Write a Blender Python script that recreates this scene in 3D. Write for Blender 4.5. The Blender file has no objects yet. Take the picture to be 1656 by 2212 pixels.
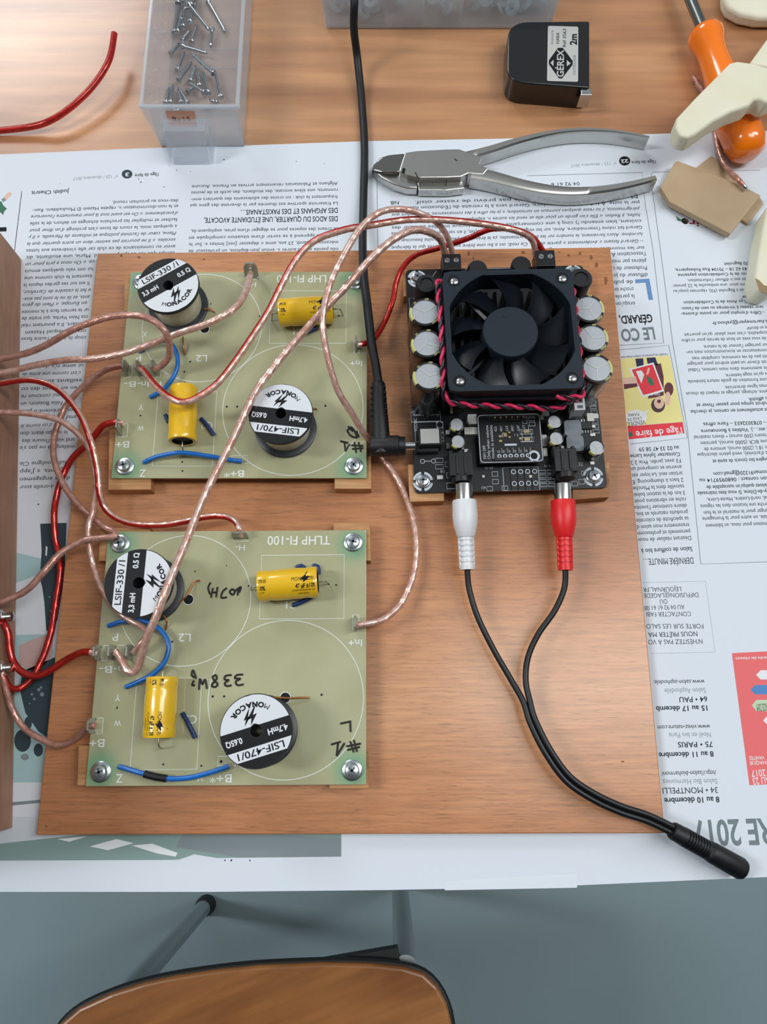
import bpy, bmesh, math, random
from mathutils import Vector, Matrix
random.seed(7)
SC = bpy.context.scene
COL = SC.collection
# ------------------------------------------------------------------ camera, world, lights, exposure
F_PX, CX, CY = 1660.0, 828.0, 1106.0            # focal length and centre of the 1656x2212 frame
TILT, CAM_H = math.radians(15.1), 0.43          # camera looks down, tipped 15 degrees forward, 43 cm over the table
cam_d = bpy.data.cameras.new('camera'); cam = bpy.data.objects.new('camera', cam_d); COL.objects.link(cam)
cam_d.sensor_fit = 'VERTICAL'; cam_d.sensor_height = 24.0; cam_d.lens = 24.0 * F_PX / 2212.0
cam_d.clip_start = 0.01; cam_d.clip_end = 20
cam.location = (0, 0, CAM_H); cam.rotation_euler = (TILT, 0, 0)
SC.camera = cam
SC.view_settings.view_transform = 'Standard'; SC.view_settings.look = 'None'
SC.view_settings.exposure = 0.25; SC.view_settings.gamma = 1.0; SC.view_settings.use_curve_mapping = False
world = bpy.data.worlds.new('world'); SC.world = world; world.use_nodes = True
wn, wl = world.node_tree.nodes, world.node_tree.links
bg = wn['Background']; bg.inputs['Strength'].default_value = 0.30
tc = wn.new('ShaderNodeTexCoord'); sx = wn.new('ShaderNodeSeparateXYZ'); rp = wn.new('ShaderNodeValToRGB')
wl.new(tc.outputs['Generated'], sx.inputs[0]); wl.new(sx.outputs['Z'], rp.inputs[0]); 
ym = wn.new('ShaderNodeMapRange'); ym.inputs['From Min'].default_value = -0.7; ym.inputs['From Max'].default_value = 0.5; ym.inputs['To Min'].default_value = 0.12; ym.inputs['To Max'].default_value = 1.0   # the room is darker on the photographer's side
mx = wn.new('ShaderNodeMix'); mx.data_type = 'RGBA'; mx.blend_type = 'MULTIPLY'; mx.inputs[0].default_value = 1.0
wl.new(sx.outputs['Y'], ym.inputs[0]); wl.new(rp.outputs[0], mx.inputs[6]); wl.new(ym.outputs[0], mx.inputs[7]); wl.new(mx.outputs[2], bg.inputs[0])
rp.color_ramp.elements[0].position = 0.0; rp.color_ramp.elements[0].color = (0.42, 0.44, 0.46, 1)
rp.color_ramp.elements[1].position = 0.75; rp.color_ramp.elements[1].color = (0.92, 0.97, 1.0, 1)
def area(name, loc, aim, sx_, sy_, power, color):
    d = bpy.data.lights.new(name, 'AREA'); d.shape = 'RECTANGLE'; d.size = sx_; d.size_y = sy_; d.energy = power; d.color = color
    o = bpy.data.objects.new(name, d); COL.objects.link(o); o.location = loc
    o.rotation_euler = (Vector(aim) - Vector(loc)).to_track_quat('-Z', 'Y').to_euler()
    return o
area('ceiling_lamp_right', (1.55, 0.55, 1.95), (0, 0.1, 0), 0.35, 1.3, 15, (0.96, 0.98, 1.0))
area('ceiling_lamp_far', (-1.5, 2.75, 1.95), (0, 0.3, 0), 1.1, 0.65, 24, (0.96, 0.98, 1.0))
area('ceiling_lamp_left', (-1.75, 0.12, 1.95), (0, 0.1, 0), 0.25, 0.8, 19, (0.96, 0.98, 1.0))
area('ceiling_lamp_above', (0.72, 0.10, 1.95), (0.1, 0.1, 0), 0.4, 1.0, 9, (1.0, 0.99, 0.97))

# ------------------------------------------------------------------ helpers
def W(px, py, z=0.0):
    """the point of the horizontal plane at height z (m) that the photograph shows at (px, py)"""
    u, v = (px - CX) / F_PX, (CY - py) / F_PX
    c, s = math.cos(TILT), math.sin(TILT)
    d = (u, v * c + s, v * s - c); t = (z - CAM_H) / d[2]
    return Vector((d[0] * t, d[1] * t, z))
def Wm(px, py, zmm): return W(px, py, zmm * 0.001)

class MB:
    def __init__(s): s.v = []; s.f = []; s.m = []; s.off = None
    def add(s, vs, fs, mi=0):
        b = len(s.v); s.v += [Vector(p) for p in vs]
        for f in fs: s.f.append([b + i for i in f]); s.m.append(mi)
        return s
    def box(s, c, d, rot=0.0, mi=0, taper=1.0):
        c = Vector(c); hx, hy, hz = d[0] / 2, d[1] / 2, d[2] / 2; ca, sa = math.cos(rot), math.sin(rot); vs = []
        for z in (-hz, hz):
            k = taper if z > 0 else 1.0
            for x, y in ((-hx, -hy), (hx, -hy), (hx, hy), (-hx, hy)):
                vs.append(c + Vector((x * k * ca - y * k * sa, x * k * sa + y * k * ca, z)))
        return s.add(vs, [(0, 3, 2, 1), (4, 5, 6, 7), (0, 1, 5, 4), (1, 2, 6, 5), (2, 3, 7, 6), (3, 0, 4, 7)], mi)
    def prism(s, pts, z0, z1, mi=0):
        """pts: 2D or 3D outline; extruded from z0 to z1"""
        P = [Vector((p[0], p[1], 0)) for p in pts]
        ar = sum(P[i].x * P[(i + 1) % len(P)].y - P[(i + 1) % len(P)].x * P[i].y for i in range(len(P)))
        if ar < 0: P.reverse()
        n = len(P)
        vs = [Vector((p.x, p.y, z0)) for p in P] + [Vector((p.x, p.y, z1)) for p in P]
        return s.add(vs, [tuple(range(n - 1, -1, -1)), tuple(range(n, 2 * n))] + [(i, (i + 1) % n, n + (i + 1) % n, n + i) for i in range(n)], mi)
    def loft(s, A, B, mi=0):
        """two outlines with the same number of points (bottom A, top B)"""
        n = len(A); A = [Vector(p) for p in A]; B = [Vector(p) for p in B]
        ar = sum(A[i].x * A[(i + 1) % n].y - A[(i + 1) % n].x * A[i].y for i in range(n))
        if ar < 0: A.reverse(); B.reverse()
        return s.add(A + B, [tuple(range(n - 1, -1, -1)), tuple(range(n, 2 * n))] + [(i, (i + 1) % n, n + (i + 1) % n, n + i) for i in range(n)], mi)
    def lathe(s, prof, base, axis=(0, 0, 1), n=28, mi=0, a0=0.0, mis=None):
        """prof: (radius, distance along axis); r = 0 closes to a point"""
        base = Vector(base); ax = Vector(axis).normalized()
        ref = Vector((1, 0, 0)) if abs(ax.x) < 0.9 else Vector((0, 1, 0))
        u = (ref - ax * ref.dot(ax)).normalized(); w = ax.cross(u); rings = []; vs = []; fs = []; ms = []
        for r, h in prof:
            if r <= 1e-9: rings.append([len(vs)]); vs.append(base + ax * h)
            else:
                rings.append(list(range(len(vs), len(vs) + n)))
                for k in range(n):
                    a = a0 + 2 * math.pi * k / n; vs.append(base + ax * h + (u * math.cos(a) + w * math.sin(a)) * r)
        for i in range(len(rings) - 1):
            A, B = rings[i], rings[i + 1]; m_ = mis[i] if mis else mi
            for k in range(n):
                k2 = (k + 1) % n
                if len(A) == 1 and len(B) == 1: break
                if len(A) == 1: fs.append((A[0], B[k2], B[k])); ms.append(m_)
                elif len(B) == 1: fs.append((A[k], A[k2], B[0])); ms.append(m_)
                else: fs.append((A[k], A[k2], B[k2], B[k])); ms.append(m_)
        b = len(s.v); s.v += vs
        for f, m_ in zip(fs, ms): s.f.append([b + i for i in f]); s.m.append(m_)
        return s
    def cyl(s, p0, p1, r0, r1=None, n=20, mi=0):
        p0, p1 = Vector(p0), Vector(p1); r1 = r0 if r1 is None else r1; L = (p1 - p0).length
        return s.lathe([(0, 0), (r0, 0), (r1, L), (0, L)], p0, p1 - p0, n, mi)
    def tube(s, pts, r, n=12, mi=0, cap=True, lobes=0, depth=0.0, twist=0.0, sector=None):
        """sweep along points; lobes/depth/twist make a stranded surface; sector(k, n) gives a material per facet"""
        P = [Vector(p) for p in pts]; T = []
        for i in range(len(P)):
            a = P[min(i + 1, len(P) - 1)] - P[max(i - 1, 0)]
            T.append(a.normalized() if a.length > 1e-9 else Vector((1, 0, 0)))
        up = Vector((0, 0, 1)); up = up if abs(T[0].dot(up)) < 0.95 else Vector((0, 1, 0))
        N = (up - T[0] * up.dot(T[0])).normalized(); vs = []; fs = []; ms = []; tw = 0.0
        for i, p in enumerate(P):
            if i:
                N = N - T[i] * N.dot(T[i])
                if N.length < 1e-6: N = Vector((0, 0, 1)) - T[i] * T[i].z
                N.normalize(); tw += twist * (p - P[i - 1]).length
            B = T[i].cross(N); rr = r[i] if isinstance(r, (list, tuple)) else r
            for k in range(n):
                a = 2 * math.pi * k / n; q = rr * (1 - depth * (0.5 + 0.5 * math.cos(lobes * a + tw))) if lobes else rr
                vs.append(p + (N * math.cos(a) + B * math.sin(a)) * q)
        for i in range(len(P) - 1):
            for k in range(n):
                k2 = (k + 1) % n; fs.append((i * n + k, i * n + k2, (i + 1) * n + k2, (i + 1) * n + k)); ms.append(sector(k, n) if sector else mi)
        if cap:
            fs.append(tuple(range(n - 1, -1, -1))); ms.append(mi)
            b = (len(P) - 1) * n; fs.append(tuple(range(b, b + n))); ms.append(mi)
        b = len(s.v); s.v += vs
        for f, m_ in zip(fs, ms): s.f.append([b + i for i in f]); s.m.append(m_)
        return s
    def flat(s, pts, z, mi=0):
        P = [Vector((p[0], p[1], z)) for p in pts]
        ar = sum(P[i].x * P[(i + 1) % len(P)].y - P[(i + 1) % len(P)].x * P[i].y for i in range(len(P)))
        if ar < 0: P.reverse()
        return s.add(P, [tuple(range(len(P)))], mi)
    def ribbon(s, pts, w, z, mi=0, closed=False):
        P = [Vector((p[0], p[1], 0)) for p in pts]; n = len(P); vs = []
        for i in range(n):
            a = P[(i - 1) % n] if closed or i else P[0]; b = P[(i + 1) % n] if closed or i < n - 1 else P[-1]
            d = (b - a); d = d.normalized() if d.length else Vector((1, 0, 0)); q = Vector((-d.y, d.x, 0)) * w / 2
            vs += [P[i] - q + Vector((0, 0, z)), P[i] + q + Vector((0, 0, z))]
        m = n if closed else n - 1
        return s.add(vs, [(2 * i, 2 * ((i + 1) % n), 2 * ((i + 1) % n) + 1, 2 * i + 1) for i in range(m)], mi)
    def ring2(s, c, r, w, z, mi=0, a0=0.0, a1=360.0, n=64):
        k = max(3, int(n * abs(a1 - a0) / 360)); full = abs(a1 - a0) >= 359.9
        pts = [(c[0] + r * math.cos(math.radians(a0 + (a1 - a0) * i / k)), c[1] + r * math.sin(math.radians(a0 + (a1 - a0) * i / k))) for i in range(k if full else k + 1)]
        return s.ribbon(pts, w, z, mi, full)
    def disc(s, c, r, z, mi=0, n=20):
        return s.flat([(c[0] + r * math.cos(2 * math.pi * i / n), c[1] + r * math.sin(2 * math.pi * i / n)) for i in range(n)], z, mi)
    def text(s, string, fn, bold=0.0, shear=0.0, width=None, height=1.0, mi=0, align='L', wscale=1.0, res=3):
        """glyph outlines (capitals about `height` tall) through fn(u, v) -> point; width stretches the line to fit"""
        vs, fs, wd = glyphs(string, bold, shear, res)
        if not vs: return s
        k = (width / wd) if width else height * wscale
        o = {'L': 0.0, 'C': -0.5, 'R': -1.0}[align] * wd * k
        b = len(s.v); s.v += [Vector(fn(x * k + o, y * height)) for x, y in vs]
        for f in fs: s.f.append([b + i for i in f]); s.m.append(mi)
        return s
    def build(s, name, mats, parent=None, smooth=None, bevel=0.0, seg=2, origin=None):
        me = bpy.data.meshes.new(name); o = bpy.data.objects.new(name, me); COL.objects.link(o)
        loc = Vector((0, 0, 0))
        if parent is not None:
            o.parent = parent; q = parent; inv = Matrix.Identity(4)
            while q is not None: loc += q.location; q = q.parent
        elif origin is not None: loc = Vector(origin); o.location = loc
        me.from_pydata([tuple(p - loc) for p in s.v], [], s.f); me.update()
        for m_ in (mats if isinstance(mats, (list, tuple)) else [mats]): me.materials.append(m_)
        me.polygons.foreach_set('material_index', s.m)
        if smooth is not None:
            me.polygons.foreach_set('use_smooth', [True] * len(me.polygons)); me.set_sharp_from_angle(angle=math.radians(smooth))
        if bevel:
            md = o.modifiers.new('Bevel', 'BEVEL'); md.width = bevel; md.segments = seg; md.limit_method = 'ANGLE'; md.angle_limit = math.radians(40)
        return o

_G = {}
def glyphs(string, bold, shear, res):
    if 'M' in string: bold = 0.0        # this glyph fills badly when its outline is thickened
    key = (string, bold, shear, res)
    if key in _G: return _G[key]
    cu = bpy.data.curves.new('t', 'FONT'); cu.body = string; cu.resolution_u = res; cu.shear = shear; cu.offset = bold; cu.size = 1.0
    ob = bpy.data.objects.new('t', cu); me = bpy.data.meshes.new_from_object(ob)
    vs = [(v.co.x / 0.70, v.co.y / 0.70) for v in me.vertices]; fs = [list(p.vertices) for p in me.polygons]
    ar = 0.0
    if fs:
        f = fs[0]; ar = sum(vs[f[i]][0] * vs[f[(i + 1) % len(f)]][1] - vs[f[(i + 1) % len(f)]][0] * vs[f[i]][1] for i in range(len(f)))
        if ar < 0: fs = [f[::-1] for f in fs]
    x0 = min((v[0] for v in vs), default=0); wd = max((v[0] for v in vs), default=0) - x0
    vs = [(x - x0, y) for x, y in vs]
    bpy.data.objects.remove(ob); bpy.data.meshes.remove(me); bpy.data.curves.remove(cu)
    _G[key] = (vs, fs, max(wd, 1e-6)); return _G[key]
def plane_fn(o, ang, z):
    ca, sa = math.cos(ang), math.sin(ang)
    return lambda u, v: (o[0] + u * ca - v * sa, o[1] + u * sa + v * ca, z)
def ptext(mb, string, x0, y0, x1, y1, z, height, **kw):
    """a printed line on the plane z whose baseline runs between two measured points"""
    a, b = W(x0, y0, z), W(x1, y1, z); d = b - a
    kw.setdefault('width', d.length)
    return mb.text(string, plane_fn(a, math.atan2(d.y, d.x), z), height=height, **kw)
def smoothpath(pts, step=0.0015):
    P = [Vector(p) for p in pts]; out = []
    for i in range(len(P) - 1):
        p0, p1, p2, p3 = P[max(i - 1, 0)], P[i], P[i + 1], P[min(i + 2, len(P) - 1)]
        n = max(2, int((p2 - p1).length / step))
        for k in range(n):
            t = k / n
            out.append(0.5 * ((2 * p1) + (p2 - p0) * t + (2 * p0 - 5 * p1 + 4 * p2 - p3) * t * t + (3 * p1 - p0 - 3 * p2 + p3) * t ** 3))
    out.append(P[-1]); return out
def wpath(pts, step=0.0015): return smoothpath([Wm(*p) for p in pts], step)
def empty(name, loc, label, cat, group=None):
    o = bpy.data.objects.new(name, None); COL.objects.link(o); o.location = loc; o.empty_display_size = 0.01
    o['label'] = label; o['category'] = cat
    if group: o['group'] = group
    return o
def tag(o, label, cat, group=None):
    o['label'] = label; o['category'] = cat
    if group: o['group'] = group
    return o
def sub(name, parent):
    """a part that only gathers its own sub-parts"""
    o = bpy.data.objects.new(name, None); COL.objects.link(o); o.parent = parent; o.empty_display_size = 0.005; return o

# ------------------------------------------------------------------ materials
def srgb(r, g, b):
    f = lambda c: (c / 255 / 12.92) if c / 255 <= 0.04045 else ((c / 255 + 0.055) / 1.055) ** 2.4
    return (f(r), f(g), f(b), 1)
def mat(name, rgb, rough=0.5, metal=0.0, coat=0.0, spec=0.5, noise=None, bump=None, trans=0.0, alpha=None):
    """noise: (scale xyz, strength, rgb2); bump: (scale, strength)"""
    m = bpy.data.materials.new(name); m.use_nodes = True; N, L = m.node_tree.nodes, m.node_tree.links; b = N['Principled BSDF']
    b.inputs['Base Color'].default_value = srgb(*rgb); b.inputs['Roughness'].default_value = rough; b.inputs['Metallic'].default_value = metal
    b.inputs['Coat Weight'].default_value = coat; b.inputs['Coat Roughness'].default_value = 0.08; b.inputs['Specular IOR Level'].default_value = spec
    if noise or bump:
        t = N.new('ShaderNodeTexCoord')
    if noise:
        mp = N.new('ShaderNodeMapping'); mp.inputs['Scale'].default_value = noise[0]; nz = N.new('ShaderNodeTexNoise'); nz.inputs['Scale'].default_value = 1.0; nz.inputs['Detail'].default_value = 4
        cr = N.new('ShaderNodeValToRGB'); cr.color_ramp.elements[0].position = 0.5 - noise[1] / 2; cr.color_ramp.elements[1].position = 0.5 + noise[1] / 2
        cr.color_ramp.elements[0].color = srgb(*rgb); cr.color_ramp.elements[1].color = srgb(*noise[2])
        L.new(t.outputs['Object'], mp.inputs[0]); L.new(mp.outputs[0], nz.inputs[0]); L.new(nz.outputs[0], cr.inputs[0]); L.new(cr.outputs[0], b.inputs['Base Color'])
    if bump:
        nb = N.new('ShaderNodeTexNoise'); nb.inputs['Scale'].default_value = bump[0]; bp = N.new('ShaderNodeBump'); bp.inputs['Strength'].default_value = bump[1]; bp.inputs['Distance'].default_value = 0.0005
        L.new(t.outputs['Object'], nb.inputs[0]); L.new(nb.outputs[0], bp.inputs['Height']); L.new(bp.outputs[0], b.inputs['Normal'])
    return m
def wood(name, cols, band, fine, pore=0.0, porescale=(60, 1400, 60), rough=0.4, coat=0.0, bump=0.15, rot=0.0):
    """cols: three srgb tones; band / fine: noise scales; pore: dark dash strength"""
    m = bpy.data.materials.new(name); m.use_nodes = True; N, L = m.node_tree.nodes, m.node_tree.links; b = N['Principled BSDF']
    t = N.new('ShaderNodeTexCoord'); r0 = N.new('ShaderNodeMapping'); r0.inputs['Rotation'].default_value = (0, 0, rot); L.new(t.outputs['Object'], r0.inputs[0])
    def nz(sc, detail=3, dist=0.0):
        mp = N.new('ShaderNodeMapping'); mp.inputs['Scale'].default_value = sc; n = N.new('ShaderNodeTexNoise'); n.inputs['Scale'].default_value = 1; n.inputs['Detail'].default_value = detail; n.inputs['Distortion'].default_value = dist
        L.new(r0.outputs[0], mp.inputs[0]); L.new(mp.outputs[0], n.inputs[0]); return n.outputs[0]
    def ramp(src, stops):
        c = N.new('ShaderNodeValToRGB'); e = c.color_ramp.elements
        while len(e) < len(stops): e.new(0.5)
        for i, (p, col) in enumerate(stops): e[i].position = p; e[i].color = col
        L.new(src, c.inputs[0]); return c.outputs[0]
    def mix(a, b_, fac, mode='MIX'):
        x = N.new('ShaderNodeMix'); x.data_type = 'RGBA'; x.blend_type = mode
        if hasattr(fac, 'links'): L.new(fac, x.inputs[0])
        else: x.inputs[0].default_value = fac
        L.new(a, x.inputs[6]); L.new(b_, x.inputs[7]); return x.outputs[2]
    base = ramp(nz(band, 4, 0.6), [(0.32, srgb(*cols[0])), (0.5, srgb(*cols[1])), (0.68, srgb(*cols[2]))])
    fn = ramp(nz(fine, 3), [(0.3, (0.72, 0.70, 0.68, 1)), (0.7, (1.08, 1.08, 1.08, 1))])
    col = mix(base, fn, 0.75, 'MULTIPLY')
    if pore:
        pr = ramp(nz(porescale, 2), [(0.30, (1 - pore, 1 - pore, 1 - pore, 1)), (0.42, (1, 1, 1, 1))])
        col = mix(col, pr, 1.0, 'MULTIPLY')
    L.new(col, b.inputs['Base Color']); b.inputs['Roughness'].default_value = rough; b.inputs['Coat Weight'].default_value = coat; b.inputs['Coat Roughness'].default_value = 0.22
    bp = N.new('ShaderNodeBump'); bp.inputs['Strength'].default_value = bump; bp.inputs['Distance'].default_value = 0.0003; L.new(nz(fine, 3), bp.inputs['Height']); L.new(bp.outputs[0], b.inputs['Normal'])
    return m
def clear(name, tint, body, bodyw, rough=0.08, fres=1.35):
    """clear plastic: tinted transparency, a little milky body, Fresnel gloss"""
    m = bpy.data.materials.new(name); m.use_nodes = True; N, L = m.node_tree.nodes, m.node_tree.links
    N.remove(N['Principled BSDF']); out = N['Material Output']
    tr = N.new('ShaderNodeBsdfTransparent'); tr.inputs[0].default_value = srgb(*tint)
    df = N.new('ShaderNodeBsdfDiffuse'); df.inputs[0].default_value = srgb(*body)
    gl = N.new('ShaderNodeBsdfGlossy'); gl.inputs['Roughness'].default_value = rough
    tl = N.new('ShaderNodeBsdfTranslucent'); tl.inputs[0].default_value = srgb(*body); m0 = N.new('ShaderNodeMixShader'); m0.inputs[0].default_value = 0.45; L.new(df.outputs[0], m0.inputs[1]); L.new(tl.outputs[0], m0.inputs[2])
    m1 = N.new('ShaderNodeMixShader'); m1.inputs[0].default_value = bodyw; L.new(tr.outputs[0], m1.inputs[1]); L.new(m0.outputs[0], m1.inputs[2])
    lw = N.new('ShaderNodeLayerWeight'); lw.inputs[0].default_value = 0.5; pw_ = N.new('ShaderNodeMath'); pw_.operation = 'POWER'; pw_.inputs[1].default_value = 4.0; L.new(lw.outputs['Facing'], pw_.inputs[0]); fr = N.new('ShaderNodeMath'); fr.operation = 'MULTIPLY_ADD'; fr.inputs[1].default_value = 0.5; fr.inputs[2].default_value = 0.045; L.new(pw_.outputs[0], fr.inputs[0])
    m2 = N.new('ShaderNodeMixShader'); L.new(fr.outputs[0], m2.inputs[0]); L.new(m1.outputs[0], m2.inputs[1]); L.new(gl.outputs[0], m2.inputs[2]); L.new(m2.outputs[0], out.inputs[0])
    return m

M = {}
M['table'] = wood('table_wood', [(150, 98, 64), (194, 142, 100), (216, 164, 120)], (2.6, 15, 20), (9, 120, 60), rough=0.38, coat=0.7, bump=0.05)
M['ply'] = wood('plywood_veneer', [(176, 114, 70), (196, 134, 88), (212, 156, 112)], (3, 9, 10), (40, 700, 60), pore=0.30, porescale=(110, 1700, 60), rough=0.42, coat=0.55, bump=0.3)
M['block'] = wood('spacer_wood', [(160, 108, 66), (190, 140, 92), (206, 160, 112)], (20, 60, 60), (60, 700, 300), rough=0.6)
M['stain'] = mat('brown_stain', (128, 80, 46), 0.6)
M['speaker'] = wood('speaker_veneer', [(150, 108, 82), (166, 124, 96), (176, 134, 106)], (8, 5, 6), (200, 30, 200), rough=0.55, bump=0.2)
M['chairwood'] = wood('chair_veneer', [(132, 80, 38), (160, 104, 54), (178, 122, 68)], (4, 16, 16), (10, 120, 60), rough=0.35, coat=0.2, rot=-0.35)
M['paper'] = mat('newsprint', (218, 226, 235), 0.75, spec=0.25)
M['paper2'] = mat('newsprint_under', (222, 230, 238), 0.75, spec=0.25)
M['ink'] = mat('newspaper_ink', (46, 58, 64), 0.8, spec=0.1)
M['inkgrey'] = mat('grey_ink', (120, 134, 138), 0.8, spec=0.1)
M['inklight'] = mat('light_grey_ink', (150, 162, 168), 0.8, spec=0.1)
M['inkblack'] = mat('black_print', (24, 28, 32), 0.6, spec=0.2)
M['floor'] = mat('lino_floor', (134, 156, 163), 0.38, spec=0.4, noise=((3, 3, 3), 0.5, (142, 164, 170)), bump=(300, 0.05))
M['pcb'] = mat('pale_laminate', (150, 153, 108), 0.42, coat=0.3, noise=((26, 26, 26), 0.35, (162, 160, 120)))
M['pcb'] = mat('pale_laminate', (166, 166, 128), 0.42, coat=0.6, noise=((26, 26, 26), 0.35, (176, 177, 142)))
def corner_copper(m, hx, hy):
    N, L = m.node_tree.nodes, m.node_tree.links; b = N['Principled BSDF']; src = b.inputs['Base Color'].links[0].from_socket
    t = N.new('ShaderNodeTexCoord'); ab = N.new('ShaderNodeVectorMath'); ab.operation = 'ABSOLUTE'; L.new(t.outputs['Object'], ab.inputs[0])
    ds = N.new('ShaderNodeVectorMath'); ds.operation = 'MULTIPLY'; ds.inputs[1].default_value = (1, 1, 0); L.new(ab.outputs[0], ds.inputs[0])
    di = N.new('ShaderNodeVectorMath'); di.operation = 'DISTANCE'; di.inputs[1].default_value = (hx, hy, 0); L.new(ds.outputs[0], di.inputs[0])
    mr = N.new('ShaderNodeMapRange'); mr.inputs['From Min'].default_value = .003; mr.inputs['From Max'].default_value = .0145; mr.inputs['To Min'].default_value = 1; mr.inputs['To Max'].default_value = 0; mr.interpolation_type = 'SMOOTHSTEP'; L.new(di.outputs['Value'], mr.inputs[0])
    x = N.new('ShaderNodeMix'); x.data_type = 'RGBA'; x.inputs[7].default_value = srgb(116, 162, 124); L.new(mr.outputs[0], x.inputs[0]); L.new(src, x.inputs[6]); L.new(x.outputs[2], b.inputs['Base Color'])
corner_copper(M['pcb'], .0645, .0592)
M['pcbpad'] = mat('copper_backed_corner', (112, 160, 122), 0.42, coat=0.3)
M['silk'] = mat('white_silkscreen', (226, 232, 226), 0.6)
M['pen'] = mat('black_marker', (34, 34, 30), 0.55)
M['black'] = mat('black_plastic', (12, 16, 20), 0.42)
M['blacksoft'] = mat('black_rubber', (12, 16, 21), 0.5, bump=(3000, 0.1))
M['fan'] = mat('fan_plastic', (20, 33, 44), 0.55, spec=0.35, bump=(5000, 0.12))
M['fanblade'] = mat('fan_blade_plastic', (12, 19, 27), 0.34)
M['sink'] = mat('black_anodised', (9, 10, 11), 0.45, metal=0.1)
M['bpcb'] = mat('black_solder_mask', (11, 14, 18), 0.35, coat=0.2)
M['bsilk'] = mat('white_legend', (196, 206, 214), 0.6)
M['steel'] = mat('zinc_steel', (196, 204, 210), 0.28, metal=1.0)
M['nickel'] = mat('nickel', (206, 206, 204), 0.22, metal=1.0)
M['tab'] = mat('tinned_tab', (160, 160, 148), 0.32, metal=0.55)
M['solder'] = mat('solder', (214, 218, 220), 0.2, metal=1.0)
M['recess'] = mat('dark_recess', (96, 106, 112), 0.5, metal=0.6)
M['alu'] = mat('brushed_can_top', (176, 182, 188), 0.45, metal=0.3)
M['cansleeve'] = mat('black_can_sleeve', (24, 24, 22), 0.25, coat=0.5)
M['canstripe'] = mat('pale_can_stripe', (196, 196, 126), 0.4)
M['yellow'] = mat('yellow_foil', (236, 190, 34), 0.24, coat=0.6)
M['coilblack'] = mat('bobbin_plastic', (34, 40, 46), 0.38)
M['coilwhite'] = mat('glossy_white_label', (222, 228, 234), 0.3, coat=0.4)
M['coilblk'] = mat('glossy_black_label', (22, 25, 28), 0.25, coat=0.4)
M['tape'] = mat('coil_tape', (206, 202, 180), 0.35, coat=0.4)
M['enamel'] = mat('enamelled_wire', (176, 120, 70), 0.3, metal=0.7)
M['lead'] = mat('tinned_lead', (170, 166, 146), 0.3, metal=0.9)
M['blue'] = mat('blue_pvc', (20, 108, 196), 0.35, coat=0.3)
M['bluedark'] = mat('dark_blue_tie', (24, 52, 104), 0.4)
M['copper'] = mat('bare_copper_strand', (226, 172, 154), 0.27, metal=0.6, noise=((320, 320, 320), 0.3, (250, 226, 216)))
M['copperdark'] = mat('copper_strand', (186, 128, 112), 0.3, metal=0.5, noise=((260, 260, 260), 0.3, (224, 178, 164)))
M['redpvc'] = mat('red_pvc', (196, 44, 42), 0.3, coat=0.5)
M['redclear'] = clear('red_clear_insulation', (236, 134, 128), (200, 58, 58), 0.26)
M['insul'] = clear('clear_insulation', (254, 250, 248), (244, 226, 218), 0.16, 0.06, 1.42)
M['tray'] = clear('clear_polystyrene', (247, 249, 251), (236, 241, 246), 0.25, 0.10)
M['trayrim'] = clear('milky_rim', (248, 250, 252), (232, 238, 244), 0.42, 0.15)
M['washer'] = clear('translucent_nylon', (240, 247, 249), (232, 242, 246), 0.5, 0.10)
M['chrome'] = mat('satin_chrome', (196, 196, 192), 0.3, metal=1.0, bump=(900, 0.04))
M['chromedark'] = mat('polished_jaw', (150, 150, 148), 0.16, metal=1.0)
M['orange'] = mat('orange_handle', (255, 128, 10), 0.2, coat=0.7)
M['shaft'] = mat('grey_shaft', (120, 124, 122), 0.32, metal=0.9)
M['cream'] = mat('cream_foam', (226, 222, 194), 0.7, noise=((30, 30, 30), 0.3, (230, 228, 208)), bump=(200, 0.15))
M['card'] = mat('brown_card', (176, 152, 120), 0.7, noise=((40, 40, 40), 0.4, (184, 162, 132)))
M['carddark'] = mat('dark_card_edge', (150, 128, 96), 0.8)
M['tapeblk'] = mat('tape_case', (20, 23, 26), 0.28, coat=0.3)
M['silver'] = mat('silver_sticker', (206, 208, 204), 0.4, metal=0.3)
M['sticker'] = mat('orange_sticker', (236, 176, 152), 0.6)
M['white'] = mat('white_plastic', (224, 228, 232), 0.4)
M['red'] = mat('red_plastic', (226, 32, 36), 0.4)
M['pink'] = mat('fan_lead_red', (222, 40, 92), 0.35, coat=0.3)
M['purple'] = mat('fan_lead_dark', (40, 30, 42), 0.35, coat=0.3)
M['gold'] = mat('gold_pad', (206, 186, 140), 0.3, metal=0.8)
M['greyind'] = mat('grey_ferrite', (120, 128, 136), 0.55)
M['dcmetal'] = mat('dc_jack_cover', (170, 172, 168), 0.45, metal=0.5)
M['rubber'] = mat('rubber_foot', (20, 24, 26), 0.6)
M['chrometube'] = mat('chair_tube', (176, 186, 190), 0.35, metal=0.6)
M['edgeblk'] = mat('dark_seat_edge', (24, 26, 26), 0.5)
P_ = dict(teal=(168, 200, 204), slate=(58, 74, 82), pinkgrey=(196, 168, 164), yel=(232, 222, 150), redp=(226, 70, 78), coral=(232, 116, 118), maroon=(104, 62, 70), navy=(54, 54, 84), skin=(226, 190, 170),
          green=(70, 120, 96), sea=(136, 160, 156), grey=(132, 144, 148), lgrey=(206, 214, 220), blue=(90, 140, 196), lime=(196, 216, 184), blueL=(108, 144, 190), wht=(230, 234, 236), brown=(84, 66, 64), mtxt=(150, 60, 80))
for k, c in P_.items(): M['p_' + k] = mat('print_' + k, c, 0.75, spec=0.2)

#@@SETTING
# ------------------------------------------------------------------ setting: floor
g = MB(); g.box((0, -0.2, -0.755), (4, 4, 0.01)); o = g.build('floor', M['floor']); o['kind'] = 'structure'
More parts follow.
